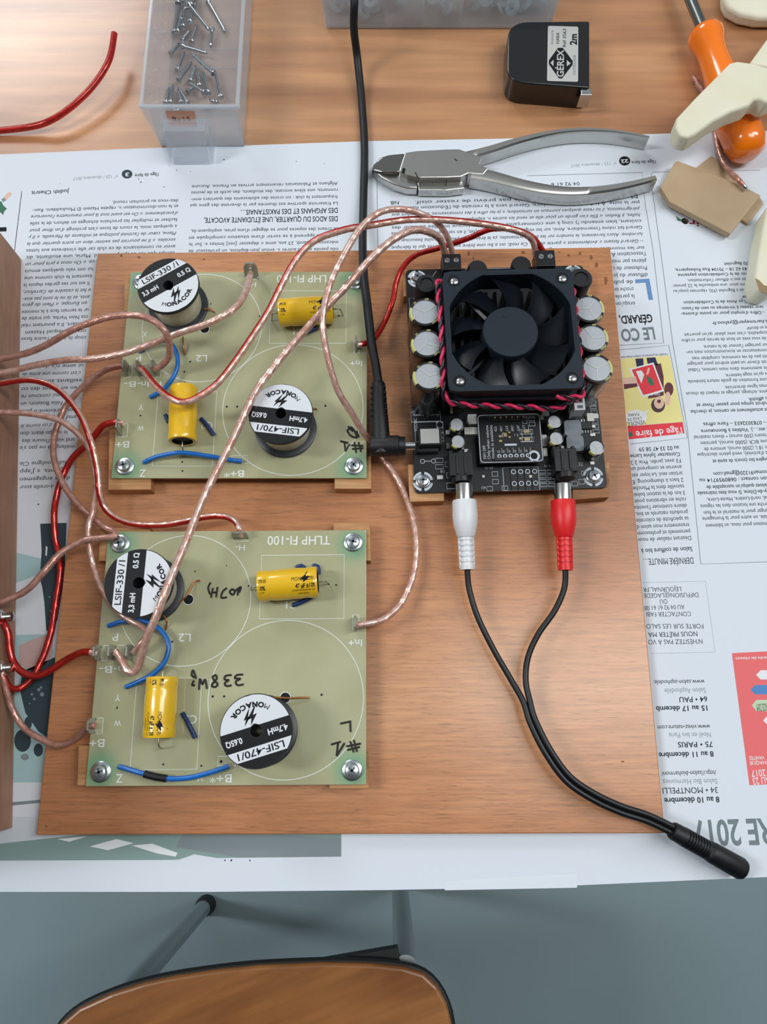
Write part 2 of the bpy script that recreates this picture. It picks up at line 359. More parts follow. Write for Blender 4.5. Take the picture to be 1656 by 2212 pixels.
# ------------------------------------------------------------------ table
tb = empty('work_table', (0, 0.25, 0), 'brown wood-grain work table under the newspaper and tools', 'table')
g = MB(); g.prism([(-0.62, -0.0815), (0.62, -0.0700), (0.61, 0.66), (-0.63, 0.65)], -0.024, 0.0); g.build('table_top', M['table'], tb, bevel=0.001)
for x, y in ((-0.58, 0.6), (0.57, 0.61), (-0.57, 0.3), (0.57, 0.3)):
    g = MB(); g.box((x, y, -0.387), (0.03, 0.03, 0.726)); g.build('leg', M['shaft'], tb)

# ------------------------------------------------------------------ newspaper
ZP = 0.0006
np_ = empty('newspaper', (0, 0.14, 0), 'open French newspaper spread upside down over the front of the table', 'newspaper')
A = [W(*p, 0) for p in ((-90, 338), (0, 335), (300, 322), (545, 315), (800, 306), (1080, 301), (1438, 290), (1800, 280), (1850, 1885), (1656, 1894), (1450, 1903), (1246, 1912), (1100, 1917), (840, 1922), (460, 1926), (0, 1926), (-90, 1926))]
g = MB(); g.prism(A, 0.0002, ZP); g.build('sheet', M['paper'], np_)
B = [W(*p, 0) for p in ((960, 1905), (1080, 1897), (1246, 1889), (1245, 1917), (960, 1922.5))]
g = MB(); g.prism(B, 0.00061, 0.0007); g.build('loose_strip', M['paper2'], np_)
ZT = ZP + 0.00006
ink = MB()     # 0 ink, 1 grey, 2 light grey, 3 black
def line(s, x0, y0, x1, y1, h=2.1, mi=0, bold=0.0, it=0.0): ptext(ink, s, x0, y0, x1, y1, ZT, h * (0.00122 if h < 2.6 else 0.001), bold=(min(bold, 0.008) if h < 2.6 else bold), shear=it, mi=mi)
IT = 0.28
# left page, column beside the speaker
Lc = [("dez-vous au prochain round.", 385, 430, 243, 434, 0), ("et la non-discrimination », répète Hazem El Moukaddem. Ren-", 385, 442, 71, 451, 0),
      ("d'entraînement. « On est avant tout là pour transmettre l'ouverture", 384, 456.5, 67, 465, 1), ("faciliter et multiplier les prochains échanges en dehors de la salle", 383, 471, 65, 480, 0),
      ("a quelques mois, le cours de boxe s'est prolongé d'un dîner pour", 382, 485.5, 63, 495, 0), ("Plaine, cœur de l'activité politique et militante de Marseille. » Il y", 380.5, 500, 61.5, 509, 1),
      ("sociales. « Il ne pourrait pas exister dans un autre quartier que la", 379.5, 514.5, 59, 524, 1), ("avoir eu connaissance de ce club car elle s'intéresse aux luttes", 378.5, 529, 57, 538.5, 0),
      ("temps que les coups portent-il. Marie, une étudiante, dit", 377.5, 543, 57, 553, 0)]
for s, x0, y0, x1, y1, it in Lc: line(s, x0, y0, x1, y1, 2.1, 0, 0.0, IT * it)
Lf = [("ce. « On nous a pris pour un", 204, 562, 55, 568, 1), ("lui ont valu quelques ennuis", 201, 578, 54, 583, 0), ("ésentant le club comme une", 199, 593, 53, 598, 0), ("Il est sur ses gardes depuis la", 193, 608, 51, 613, 0),
      ("e fait la caissière de Carrefour,", 196, 623, 51, 628, 1), ("ants, et ils ne le sont pas eux-", 194, 638, 49, 643, 1), ("en Europe. « Plein de gens", 188, 651, 48, 656, 1), ("ur le terrain face à la montée", 191, 666, 47, 671, 0),
      ("cta Non Verba, qui traite de", 190, 681, 47, 685, 0), ("disert. Il a pourtant réal", 177, 696, 47, 700, 0), ("nts, sur lequel Hazem", 185, 711, 55, 715, 0), ("coup ils ont dit l'autre facet", 186, 726, 46, 729, 0),
      ("ui aime n'a de la por", 180, 786, 48, 789, 0), ("c'est comme une arme de", 174, 802, 48, 805, 1), ("veillants aux prono", 177, 818, 48, 821, 0), ("en en disant des co", 166, 834, 47, 837, 0), ("qui continue re", 130, 850, 46, 853, 0),
      ("Félix Bossion, un", 135, 866, 45, 869, 0), ("tou, prévient-il pein", 163, 882, 45, 885, 0), ("and on jou", 167, 897, 95, 899, 1), ("d on tourne le", 112, 914, 45, 917, 1), ("le tempo étant don", 146, 930, 44, 933, 0),
      ("and vient l'heure des", 162, 946, 48, 949, 0), ("mélange à ne pas s'e", 160, 961, 43, 964, 0), ("club, souligne Clé", 149, 995, 43, 998, 0), ("igrants. « J'app", 142, 1012, 43, 1015, 0), ("d urs engagemen", 151, 1029, 43, 1032, 0), ("-à-oreille assur", 118, 1047, 43, 1049, 0)]
for s, x0, y0, x1, y1, it in Lf: line(s, x0, y0, x1, y1, 2.1, 0, 0.0, IT * it)
line("Judith Chetrit", 150, 409, 68, 413, 2.4, 0, 0.016)
line("l'âge de faire", 342, 373, 291, 376, 2.1, 0, 0.012); line("n° 125 / décembre 2017", 254, 377.5, 158, 383, 2.0, 2)
# left page, second column
C2 = [("Afghans et Pakistanais récemment arrivés en France. Aucune", 729, 393, 414, 400, 0), ("ronnants, une élève avocate, des étudiants, des actifs et de jeunes", 729, 407, 413, 413.5, 0), ("fréquentent le club : on croise des adolescents des quartiers envi-", 729, 421.5, 412, 428, 0),
      ("La fraternité sportive est illustrée par la diversité des gens qui", 729, 436, 411, 441, 0), ("se créant des espaces pour se dégager d'une prise, expliquent-ils.", 730, 491, 412, 496, 0), ("tapis, on apprend à se sortir d'une situation compliquée en", 730, 505, 408, 511, 0),
      ("mécanique. Nandi, 23 ans, aime « dépasser [ses] limites ». Sur le", 730, 520, 408, 525, 0), ("née passée avec d'autres », avoue Jean-Baptiste, un professeur de", 730, 535, 407, 539.5, 0)]
for s, x0, y0, x1, y1, it in C2: line(s, x0, y0, x1, y1, 2.05, 0, 0.0, IT * it)
line("DES AFGHANS ET DES PAKISTANAIS…", 729, 449, 520, 453.5, 3.8, 0, 0.012); line("DES ADOS DU QUARTIER, UNE ÉTUDIANTE AVOCATE,", 729, 467, 441, 470.5, 3.8, 0, 0.012)
# page 22
RC = [("Mais il a eu l'impression qu'il n'a pas prévu de rester oisif.", 1376, 421.5, 896, 434, 0), ("par la suite. À la fin de l'année scolaire, Gérard sera à la retraite de l'Éducation nationale.", 1380, 434, 847, 447, 0), ("pérégrinations, il lui reste quelques journaux en surnombre, « je les offre à des connaissances, en attendant que", 1381, 447.5, 846, 461, 1),
      ("halles, à Redon. « Elle s'en garde un pour elle et vend les autres », explique-t-il. Et quand je suis en train de", 1382, 461, 846, 475, 1), ("coûtant, bien entendu !) cinq à une commerçante de produits locaux installée au cœur des", 1384, 474, 846, 489, 0),
      ("Gérard fait même l'intermédiaire. Ainsi, sur les vingt exemplaires qu'il reçoit, il en vend un au marché, sous les", 1386, 487.5, 845, 502, 0), ("lui-même. Alors forcément, le numéro sur les bières artisanales, ça le branche un peu et ça coûte beaucoup aux", 1387, 502, 845, 517, 1),
      ("– Gérard faisant « évidemment » partie du lot. Ce midi, on a bu une bière avec des amis qui la fabrique", 1389, 517, 845, 532, 1), ("sur les monnaies locales, avec des gens du coin", 1391, 532, 1120, 539, 0)]
for s, x0, y0, x1, y1, it in RC: line(s, x0, y0, x1, y1, 2.05, 0, 0.0, IT * it)
line("NB", 861, 434, 843, 434.5, 2.2, 0, 0.014); line("04 92 61 6", 1251, 393, 1190, 395, 2.2, 0)
line("l'âge de faire", 1415, 346, 1363, 348, 2.0, 0, 0.012); line("n° 125 / décembre 2017", 1330, 350, 1232, 355, 1.9, 2)
for i, s in enumerate(("l'association A", "plaires par moi", "Professeur de c", "diffuseur du jo")): line(s, 1393 + i * 1.6, 544 + i * 15.2, 1320 + i * 1.5, 546 + i * 15.2, 2.4, 0)
for i, s in enumerate(("de pub", "croche to", "la parole", "orsqu'on")): line(s, 1366 + i * 1.6, 605 + i * 15.4, 1325 + i * 1.6, 606.5 + i * 15.4, 2.4, 0, 0, IT if i == 1 else 0)
line("L", 1402, 603, 1371, 605, 14.5, 4, 0.02)
line("GÉRARD,", 1407, 679, 1336, 683, 5.4, 3, 0.022); line("LE CO", 1411, 707, 1339, 712, 8.2, 1, 0.03)
# narrow ads column under the cartoon
for i, s in enumerate(("au 02 33 47 58 59", "Contacter Sylvie Larse", "F3 avec jardin. Prix 2 2", "environ et comprend un", "artisan seul. Le loyer est", "2 bacs à shampooing. E", "tainville dans la Manche", "3 km de la station balné", "riche en vibrations posit", "désire continuer l'aventu", "produits naturels et bio,", "sa spécificité de coloratio", "transmettre mon salon d", "personnels et professionn", "Désirant réaliser de nouv")):
    x = 1465.5 + i * 1.85; y = 963 + i * 13.9; e = (1379, 1360, 1361, 1362, 1364, 1365, 1366, 1368, 1369, 1370, 1372, 1373, 1375, 1376, 1377)[i]
    line(s, x, y, e, y + (x - e) * 0.045, 2.05, 0, 0.014 if i < 2 else 0.0)
line("Salon de coiffure bio à", 1494, 1181, 1384, 1186, 2.2, 0, 0.014); line("DERNIÈRE MINUTE…", 1496, 1204, 1389, 1207, 3.7, 0, 0.012)
for s, x0, y0, x1, y1 in (("LEJOURNAL.FR", 1470, 1267.5, 1388, 1269), ("DIFFUSION@LAGEDE", 1507, 1280, 1389, 1282), ("OU", 1440, 1294, 1424, 1295), ("AU 04 92 61 61 08", 1477, 1306, 1391, 1309), ("CONTACTER FABI", 1491, 1321, 1395, 1322), ("FORTE SUR LES SALO", 1518, 1347.5, 1395, 1348), ("NOUS PRÊTER MA", 1505, 1364, 1399, 1366), ("N'HÉSITEZ PAS À VO", 1516, 1380.5, 1399, 1382)): line(s, x0, y0, x1, y1, 2.15, 0, -0.006)
for s, x0, y0, x1, y1, mi, b, it, h in (("www.salon-asphodele.", 1520, 1468, 1411, 1469.5, 0, 0, IT, 2.0), ("Salon Asphodèle", 1523, 1486, 1434, 1487.5, 2, 0, 0, 2.2), ("64 • PAU", 1526, 1504.5, 1466, 1506, 0, 0.01, 0, 2.8), ("15 au 17 décemb", 1526.5, 1524, 1416, 1526, 0, 0.02, 0, 2.7),
      ("www.vivez-nature.com", 1532, 1565, 1419, 1567, 0, 0, IT, 2.0), ("Noël en bio Paris", 1534, 1582, 1444, 1583, 2, 0, 0, 2.2), ("75 • PARIS", 1538, 1602, 1463, 1603, 0, 0.01, 0, 2.8), ("8 au 11 décembre", 1540, 1623, 1422, 1626, 0, 0.02, 0, 2.7),
      ("http://salon-bioharmoni", 1545, 1664, 1428, 1667, 0, 0, IT, 2.0), ("Salon Bio Harmonies", 1548, 1682, 1431, 1684, 2, 0, 0, 2.2), ("34 • MONTPELLI", 1549, 1700, 1430, 1702, 0, 0.01, 0, 3.0), ("8 au 10 décembre", 1552.5, 1721, 1434, 1724, 0, 0.02, 0, 2.8)): line(s, x0, y0, x1, y1, h, mi, b, it)
line("BRE 2017", 1692, 1768, 1492, 1774, 12.4, 1, 0.022)
# right hand column
for i, (s, b) in enumerate((("93170 Bagnolet", 1), ("01 43 62 18 – 70104 Rue Robespierre,", 1), ("Les Amis de la Confédération paysanne", 1), ("N'hésitez pas à diffuser l'information.", 0), ("novembre pour une embauche le 22 janvier.", 0), ("poste basé à Bagnolet (93), réponses jusqu'au", 0), ("paysanne\".", 1), ("ciation \"Les Amis de la Confédération", 1), ("teur réseau à mi-temps au sein de l'asso-", 1), ("- Offre d'emploi pour un poste d'anima-", 1))):
    x0 = (1631, 1626, 1640, 1640, 1640, 1640, 1643, 1646, 1648, 1650)[i]; x1 = (1563, 1457, 1463, 1484, 1451, 1454, 1596, 1476, 1470, 1470)[i]; y = (564, 577, 588, 599.5, 611, 623, 636, 647, 660, 671.5)[i]
    line(s, x0, y, x1, y + 3.5, 1.85, 0, 0.012 if b else 0.0)
R2 = (("aline.hartmeyer@yahoo.fr", 1537, 692, 1), ("on peut en discuter", 1611, 704, 0), ("de l'hospitalité, c'est avec plaisir qu'on pourrait", 1477, 717, 0), ("Si un de vous avez un bout de terrain pour m'offrir", 1470, 729, 0), ("et pour partager l'amour de la nature.", 1518, 743, 0), ("des connaissances en écoconstruction mais sur-", 1480, 755, 0), ("un petit peu de vie commune, compléter mes", 1494, 768, 0),
      ("le serait d'avoir un petit endroit pour partager", 1482, 780, 0), ("je suis autonome dans mon camion, l'idéal", 1486, 793, 0), ("le plus qu'un stage ketterre.", 1565, 805, 0), ("suivi une formation de guide nature bénévole", 1485, 818, 0), ("dans mes lignes directrices.", 1564, 831, 0), ("confiance, échange, partage et respect de chacun", 1481, 844, 0), ("selon affinité.", 1615, 857, 1), ("un endroit sympa pour passer l'hiver et", 1503, 869, 1), ("vivant actuellement en camion, je cherche", 1491, 883, 1),
      ("Tél) – 0783032653 – Faire offres", 1518, 910, 1), ("bois, etc…). Visibles à Bonnœuvre", 1513, 925, 1), ("4 parisoirs (500 euros) • divers matériel", 1498, 938, 0), ("+ étuve BCR (5000 euros), parisien", 1512, 951, 0), ("pétrin 18 L (2500 euros), armoire de", 1520, 964, 0), ("cause d'activité), vend pétrin électrique", 1505, 976, 0), ("Boulangère bio (soucis de santé et", 1538, 990, 1), ("cosmoman91320@gmail.com", 1540, 1017, 1), ("le mon contact : 0680959714 ou", 1510, 1031, 1), ("connaissez quelqu'un susceptible de", 1525, 1046, 1),
      ("et Puy-de-Dôme. Si vous êtes intéressés", 1506, 1059, 1), ("Cantal, nord-Lozère, Haute-Loire,", 1526, 1073, 0), ("recherche une location dans les régions", 1512, 1087, 0), ("un hangar pour le matériel et le foin", 1519, 1101, 0), ("familiale, un autre pour la fromagerie", 1516, 1114, 0), ("Une maison pour nous, un bâtiment", 1523, 1129, 0))
for s, x1, y, b in R2: line(s, 1676, y - 2, x1, y + 3, 1.95, 0, 0.012 if b else 0.0)
# rules
def rule(pts, w=0.35, mi=1): ink.ribbon([W(x, y, 0) for x, y in pts], w * 0.001, ZT, mi)
rule([(48, 414), (32, 545)], 0.4, 0); rule([(1138, 381), (1386, 374), (1392, 440), (1409, 540), (1432, 742), (1335, 747)]); rule([(1404, 385), (1408, 373), (1640, 369)]); rule([(1404, 385), (1425, 540), (1452, 745), (1483, 925), (1512, 1219), (1720, 1212)])
rule([(816, 555), (814, 392), (830, 391)]); rule([(1336, 757), (1443, 747), (1483, 947), (1360, 960)])
for (a, b) in (((1388, 1259), (1522, 1256)), ((1522, 1256), (1543, 1409)), ((1543, 1409), (1403, 1412))):
    n = 40
    for i in range(n):
        t = i / n; t2 = t + 0.4 / n; rule([(a[0] + (b[0] - a[0]) * t, a[1] + (b[1] - a[1]) * t), (a[0] + (b[0] - a[0]) * t2, a[1] + (b[1] - a[1]) * t2)], 0.3)
for x, y, r in ((484, 346, .5), (490, 341, .3), (382, 369, .4), (367, 360, .3), (412, 372, .3), (130, 398, .25), (700, 355, .3), (355, 405, .4), (60, 1318, .5), (84, 1090, .5), (75, 1303, .4), (640, 350, .3), (300, 388, .4), (305, 395, .5), (486, 1858, .4), (500, 1858, .5), (540, 1858, .4)): ink.disc(W(x, y, 0), r * 0.001, ZT, 0, 6)
ink.build('printed_text', [M['ink'], M['inkgrey'], M['inklight'], M['inkblack'], M['p_blueL']], np_)
# page number badges and pictures
def poly(mb, pts, mi=0, dz=0.0): mb.flat([W(x, y, 0) for x, y in pts], ZT + dz, mi)
def ell(mb, cx, cy, rx, ry, mi=0, dz=0.0, n=24): poly(mb, [(cx + rx * math.cos(2 * math.pi * i / n), cy + ry * math.sin(2 * math.pi * i / n)) for i in range(n)], mi, dz)
g = MB(); ell(g, 275, 377.5, 11.5, 9.5, 0); ptext(g, "3", 279, 373, 271, 373, ZT + 0.00004, 0.0028, mi=1, bold=0.02)
g.build('page_number_badge', [M['p_slate'], M['p_wht'], M['inkblack']], np_)
g = MB(); ell(g, 1348, 349, 12, 10, 2); ptext(g, "22", 1356, 344, 1340, 345, ZT + 0.00004, 0.0026, mi=1, bold=0.03)
g.build('page_number_badge', [M['p_slate'], M['p_wht'], M['inkblack']], np_)
g = MB()   # leek and knife mark, bar, at the left margin
poly(g, [(-10, 440), (4, 436), (8, 445), (16, 452), (10, 458), (8, 466), (2, 460), (-10, 462)], 0); poly(g, [(4, 432), (10, 428), (14, 434), (8, 438)], 1); poly(g, [(9, 427), (20, 416), (26, 418), (25, 423), (14, 434)], 2); poly(g, [(-10, 493), (15, 492), (15, 501), (-10, 502)], 3, 0.00002)
g.build('leek_emblem', [M['p_green'], M['p_grey'], M['p_skin'], M['inkblack']], np_); g = MB()
poly(g, [(1458, 467), (1470, 476), (1478, 472), (1484, 484), (1478, 486), (1472, 480), (1462, 478)], 0)
g.build('leek_emblem', [M['p_green'], M['p_grey'], M['p_skin'], M['inkblack']], np_)
g = MB(); ptext(g, "faire", 1535, 476, 1471, 472, ZT, 0.0055, mi=0, bold=0.02); g.build('red_title_print', [M['p_mtxt']], np_)
g = MB()   # cartoon of a paper seller
poly(g, [(1341, 776), (1445, 769), (1474, 912), (1352, 921)], 0); poly(g, [(1354, 922), (1473, 912.5), (1477, 937), (1357, 950)], 1)
poly(g, [(1371, 776), (1388, 775), (1389, 792), (1374, 794)], 2, 2e-5); poly(g, [(1395, 774), (1414, 773), (1420, 790), (1398, 790)], 2, 2e-5); poly(g, [(1414, 788), (1426, 786), (1432, 815), (1432, 855), (1412, 860), (1398, 862)], 3, 2e-5)
ell(g, 1443, 842, 10, 15, 3, 2e-5); ell(g, 1441, 862, 6, 15, 4, 3e-5); ell(g, 1420, 876, 15, 16, 6, 3e-5); ell(g, 1422, 871, 11, 13, 4, 4e-5); ell(g, 1422, 868, 4, 4, 3, 5e-5)
poly(g, [(1357, 798), (1410, 784), (1433, 846), (1386, 860)], 5, 4e-5); poly(g, [(1363, 800), (1408, 788), (1429, 843), (1388, 855)], 1, 5e-5); poly(g, [(1372, 803), (1384, 801), (1390, 810), (1384, 830)], 5, 6e-5); poly(g, [(1394, 812), (1408, 820), (1412, 832), (1404, 835), (1398, 826)], 7, 6e-5)
poly(g, [(1398, 795), (1402, 796), (1400, 808), (1394, 812)], 4, 6e-5); poly(g, [(1345, 818), (1372, 814), (1377, 835), (1347, 842)], 4, 6e-5); poly(g, [(1346, 831), (1374, 829), (1376, 836), (1347, 842)], 3, 7e-5)
ell(g, 1372, 903, 24, 17, 5, 4e-5); poly(g, [(1389, 890), (1399, 886), (1394, 896)], 5, 4e-5)
for s, x0, y0, x1, y1, h in (("VENDEZ", 1392, 907, 1354, 913, 2.6), ("L'ÂGE DE", 1384, 900, 1354, 904, 1.8), ("FAIRE", 1379, 892, 1355, 894, 1.8)): ptext(g, s, x0, y0, x1, y1, ZT + 6e-5, h * 0.001, mi=8)
ptext(g, "l'âge de faire", 1471, 923, 1372, 932, ZT + 4e-5, 0.0042, mi=5, bold=0.01); ptext(g, "l'âge de faire", 1424, 849, 1388, 852, ZT + 7e-5, 0.0016, mi=5); ptext(g, "l'actualité vue autrement en couleurs chaque mois", 1441, 763, 1341, 770, ZT, 0.0016, mi=3)
poly(g, [(1356, 936), (1363, 933), (1366, 942), (1358, 946)], 7, 5e-5)
g.build('cartoon_print', [M['p_yel'], M['p_redp'], M['p_navy'], M['p_maroon'], M['p_skin'], M['p_wht'], M['p_brown'], M['p_green'], M['inkblack']], np_)
g = MB()   # coral poster at the right edge
poly(g, [(1579, 1411), (1720, 1404), (1740, 1690), (1617, 1696)], 0)
for y, x, m_, h in ((1458, 1631, 1, 10), (1490, 1619, 2, 10), (1524, 1622, 3, 12), (1556, 1646, 1, 10)): poly(g, [(x, y), (x + 10, y - h), (1720, y - h - 1), (1720, y + h), (x + 10, y + h)], m_, 2e-5)
ptext(g, "NOS DIM", 1656, 1519, 1632, 1521, ZT + 4e-5, 0.004, mi=4)
for s, x0, y0, x1, y1, h in (("AU 23", 1661, 1677, 1624, 1681, 3.4), ("C. 2017", 1670, 1661, 1621, 1664, 3.4), ("R CHAQUE", 1670, 1643, 1618, 1645, 1.8), ("VANITÉS", 1650, 1633, 1617, 1634, 1.8), ("marche des créateurs", 1660, 1418, 1588, 1420, 1.6)): ptext(g, s, x0, y0, x1, y1, ZT + 3e-5, h * 0.001, mi=1, bold=0.01)
g.build('poster_print', [M['p_coral'], M['p_wht'], M['p_blue'], M['p_lime'], M['inkblack']], np_)
g = MB()   # large picture under the plywood
poly(g, [(-60, 1799), (-60, 1859), (370, 1857), (388, 1856), (420, 1845), (470, 1853), (737, 1850), (737, 1790), (350, 1780)], 0); poly(g, [(-60, 1760), (80, 1765), (200, 1800), (0, 1822), (-60, 1828)], 1, 2e-5); poly(g, [(400, 1790), (737, 1810), (737, 1850), (520, 1852), (380, 1830)], 2, 2e-5)
poly(g, [(195, 1828), (252, 1812), (290, 1821), (234, 1836)], 3, 4e-5); poly(g, [(285, 1826), (330, 1822), (384, 1842), (380, 1850), (340, 1843)], 3, 4e-5); poly(g, [(125, 1812), (190, 1806), (150, 1818)], 3, 4e-5); poly(g, [(-60, 1740), (150, 1722), (150, 1728), (-60, 1748)], 2, 4e-5)
poly(g, [(-20, 1185), (40, 1195), (110, 1212), (122, 1640), (110, 1690), (-20, 1690)], 4); poly(g, [(30, 1262), (90, 1240), (102, 1370), (36, 1372)], 7, 2e-5); poly(g, [(30, 1430), (52, 1440), (40, 1480), (28, 1490)], 7, 3e-5)
poly(g, [(88, 1132), (145, 1130), (140, 1250), (125, 1340), (112, 1366), (101, 1362), (97, 1300), (92, 1268), (87, 1250), (91, 1190)], 5, 3e-5); poly(g, [(100, 1180), (104, 1182), (102, 1202), (99, 1200)], 7, 5e-5)
poly(g, [(42, 1395), (70, 1382), (104, 1370), (118, 1358), (112, 1420), (88, 1445), (60, 1448), (42, 1432)], 6, 4e-5); poly(g, [(50, 1450), (120, 1420), (112, 1600), (84, 1580), (56, 1540), (44, 1490)], 5, 4e-5); ell(g, 50, 1600, 18, 24, 5, 4e-5); ell(g, 55, 1635, 9, 7, 2, 4e-5); ell(g, 62, 1562, 8, 14, 5, 5e-5); ell(g, 84, 1620, 10, 14, 5, 4e-5)
for x, y, r in ((85, 1490, 4), (92, 1500, 5), (75, 1510, 3), (90, 1485, 3), (70, 1500, 3), (65, 1520, 2), (105, 1230, 2), (112, 1320, 3), (108, 1290, 2)): ell(g, x, y, r, r, 2, 6e-5, 6)
g.build('picture_print', [M['p_sea'], M['p_lgrey'], M['p_grey'], M['p_wht'], M['p_teal'], M['p_slate'], M['p_pinkgrey'], M['paper']], np_)

#@@PLY
# ------------------------------------------------------------------ plywood base with its corner blocks
ZB, ZK, ZC = 0.0065, 0.0150, 0.0166            # plywood top, block top, board top
pw = empty('plywood_base', W(757, 1170, 0.001), 'large reddish plywood panel lying on newspaper and carrying three circuit boards', 'board')
g = MB(); g.prism([W(*p, ZB) for p in ((210, 547), (1318, 534), (1436, 1800), (78, 1804))], 0.0008, ZB); g.build('panel', M['ply'], pw, bevel=0.0006)
def block(*pts):
    g = MB(); g.prism([W(*p, ZK) for p in pts], ZB, ZK); g.build('corner_block', M['block'], pw, bevel=0.0004)
block((268, 600), (300, 600), (300, 672), (268, 672)); block((735, 598), (792, 598), (796, 660), (735, 660)); block((236, 905), (326, 905), (326, 1058), (233, 1058)); block((722, 985), (801, 985), (802, 1056), (722, 1056))
block((216, 1140), (325, 1140), (325, 1212), (212, 1212)); block((720, 1128), (799, 1128), (801, 1211), (720, 1211)); block((169, 1610), (262, 1610), (262, 1697), (166, 1697)); block((712, 1625), (795, 1625), (796, 1704), (711, 1704))
block((870, 588), (930, 586), (930, 640), (871, 640)); block((1215, 575), (1272, 573), (1275, 640), (1215, 640)); block((880, 1003), (959, 1003), (959, 1082), (885, 1084)); block((1236, 998), (1316, 996), (1316, 1074), (1236, 1080))

rs = random.Random(3)
for x, y, a, b_ in ((1208, 545, 3, 2), (1228, 552, 4, 3), (1252, 548, 3, 5), (1276, 556, 4, 6), (1288, 572, 4, 9), (1308, 606, 4, 10), (1012, 548, 3, 6), (1022, 558, 2, 5), (300, 556, 4, 3), (262, 552, 3, 4), (1130, 545, 5, 3), (1345, 1645, 4, 2), (100, 1785, 4, 2), (440, 560, 4, 2), (720, 552, 3, 2)):
    g = MB(); g.flat([W(x + a * (.6 + .5 * rs.random()) * math.cos(k), y + b_ * (.6 + .5 * rs.random()) * math.sin(k), ZB) for k in [i * 2 * math.pi / 9 for i in range(9)]], ZB + .00004); g.build('stain_mark', M['stain'], pw)

#@@XOVER
# ------------------------------------------------------------------ crossover boards
class Fr:
    def __init__(s, c, a): s.c = Vector(c); s.a = a
    def __call__(s, x, y, z=0.0):     # millimetres in the board's own axes -> world
        ca, sa = math.cos(s.a), math.sin(s.a); x *= 0.001; y *= 0.001
        return Vector((s.c.x + x * ca - y * sa, s.c.y + x * sa + y * ca, s.c.z + z * 0.001))
    def p(s, x, y): return s(x, y, 0)
    def inv(s, w):
        d = w - s.c; ca, sa = math.cos(s.a), math.sin(s.a); return ((d.x * ca + d.y * sa) * 1000, (-d.x * sa + d.y * ca) * 1000)

def screw_part(parent, c, zbase, name='screw', rw=5.2, rh=3.7, spin=0.3):
    """pan head screw on a washer; c is (x, y)"""
    s = MB(); s.lathe([(0, 0.0011), (rh, 0.0011), (rh, 0.0020), (rh * 0.86, 0.0030), (rh * 0.4, 0.0035), (0, 0.0035)] if False else [(0, .0011), (rh * .001, .0011), (rh * .001, .0021), (rh * .00085, .0030), (rh * .0005, .0034), (0, .0035)], (c[0], c[1], zbase), n=24)
    o = s.build(name, M['steel'], parent, smooth=40)
    w = MB(); w.lathe([(0, 0), (rw * .001, 0), (rw * .001, .0007), (rw * .00088, .0011), (0, .0011)], (c[0], c[1], zbase), n=28); w.build('washer', M['steel'], o, smooth=40)
    x = MB()
    for a in (spin, spin + math.pi / 2): x.box((c[0], c[1], zbase + .0034), (rh * .00115, rh * .00028, .0004), a)
    x.build('drive_recess', M['recess'], o)
    return o

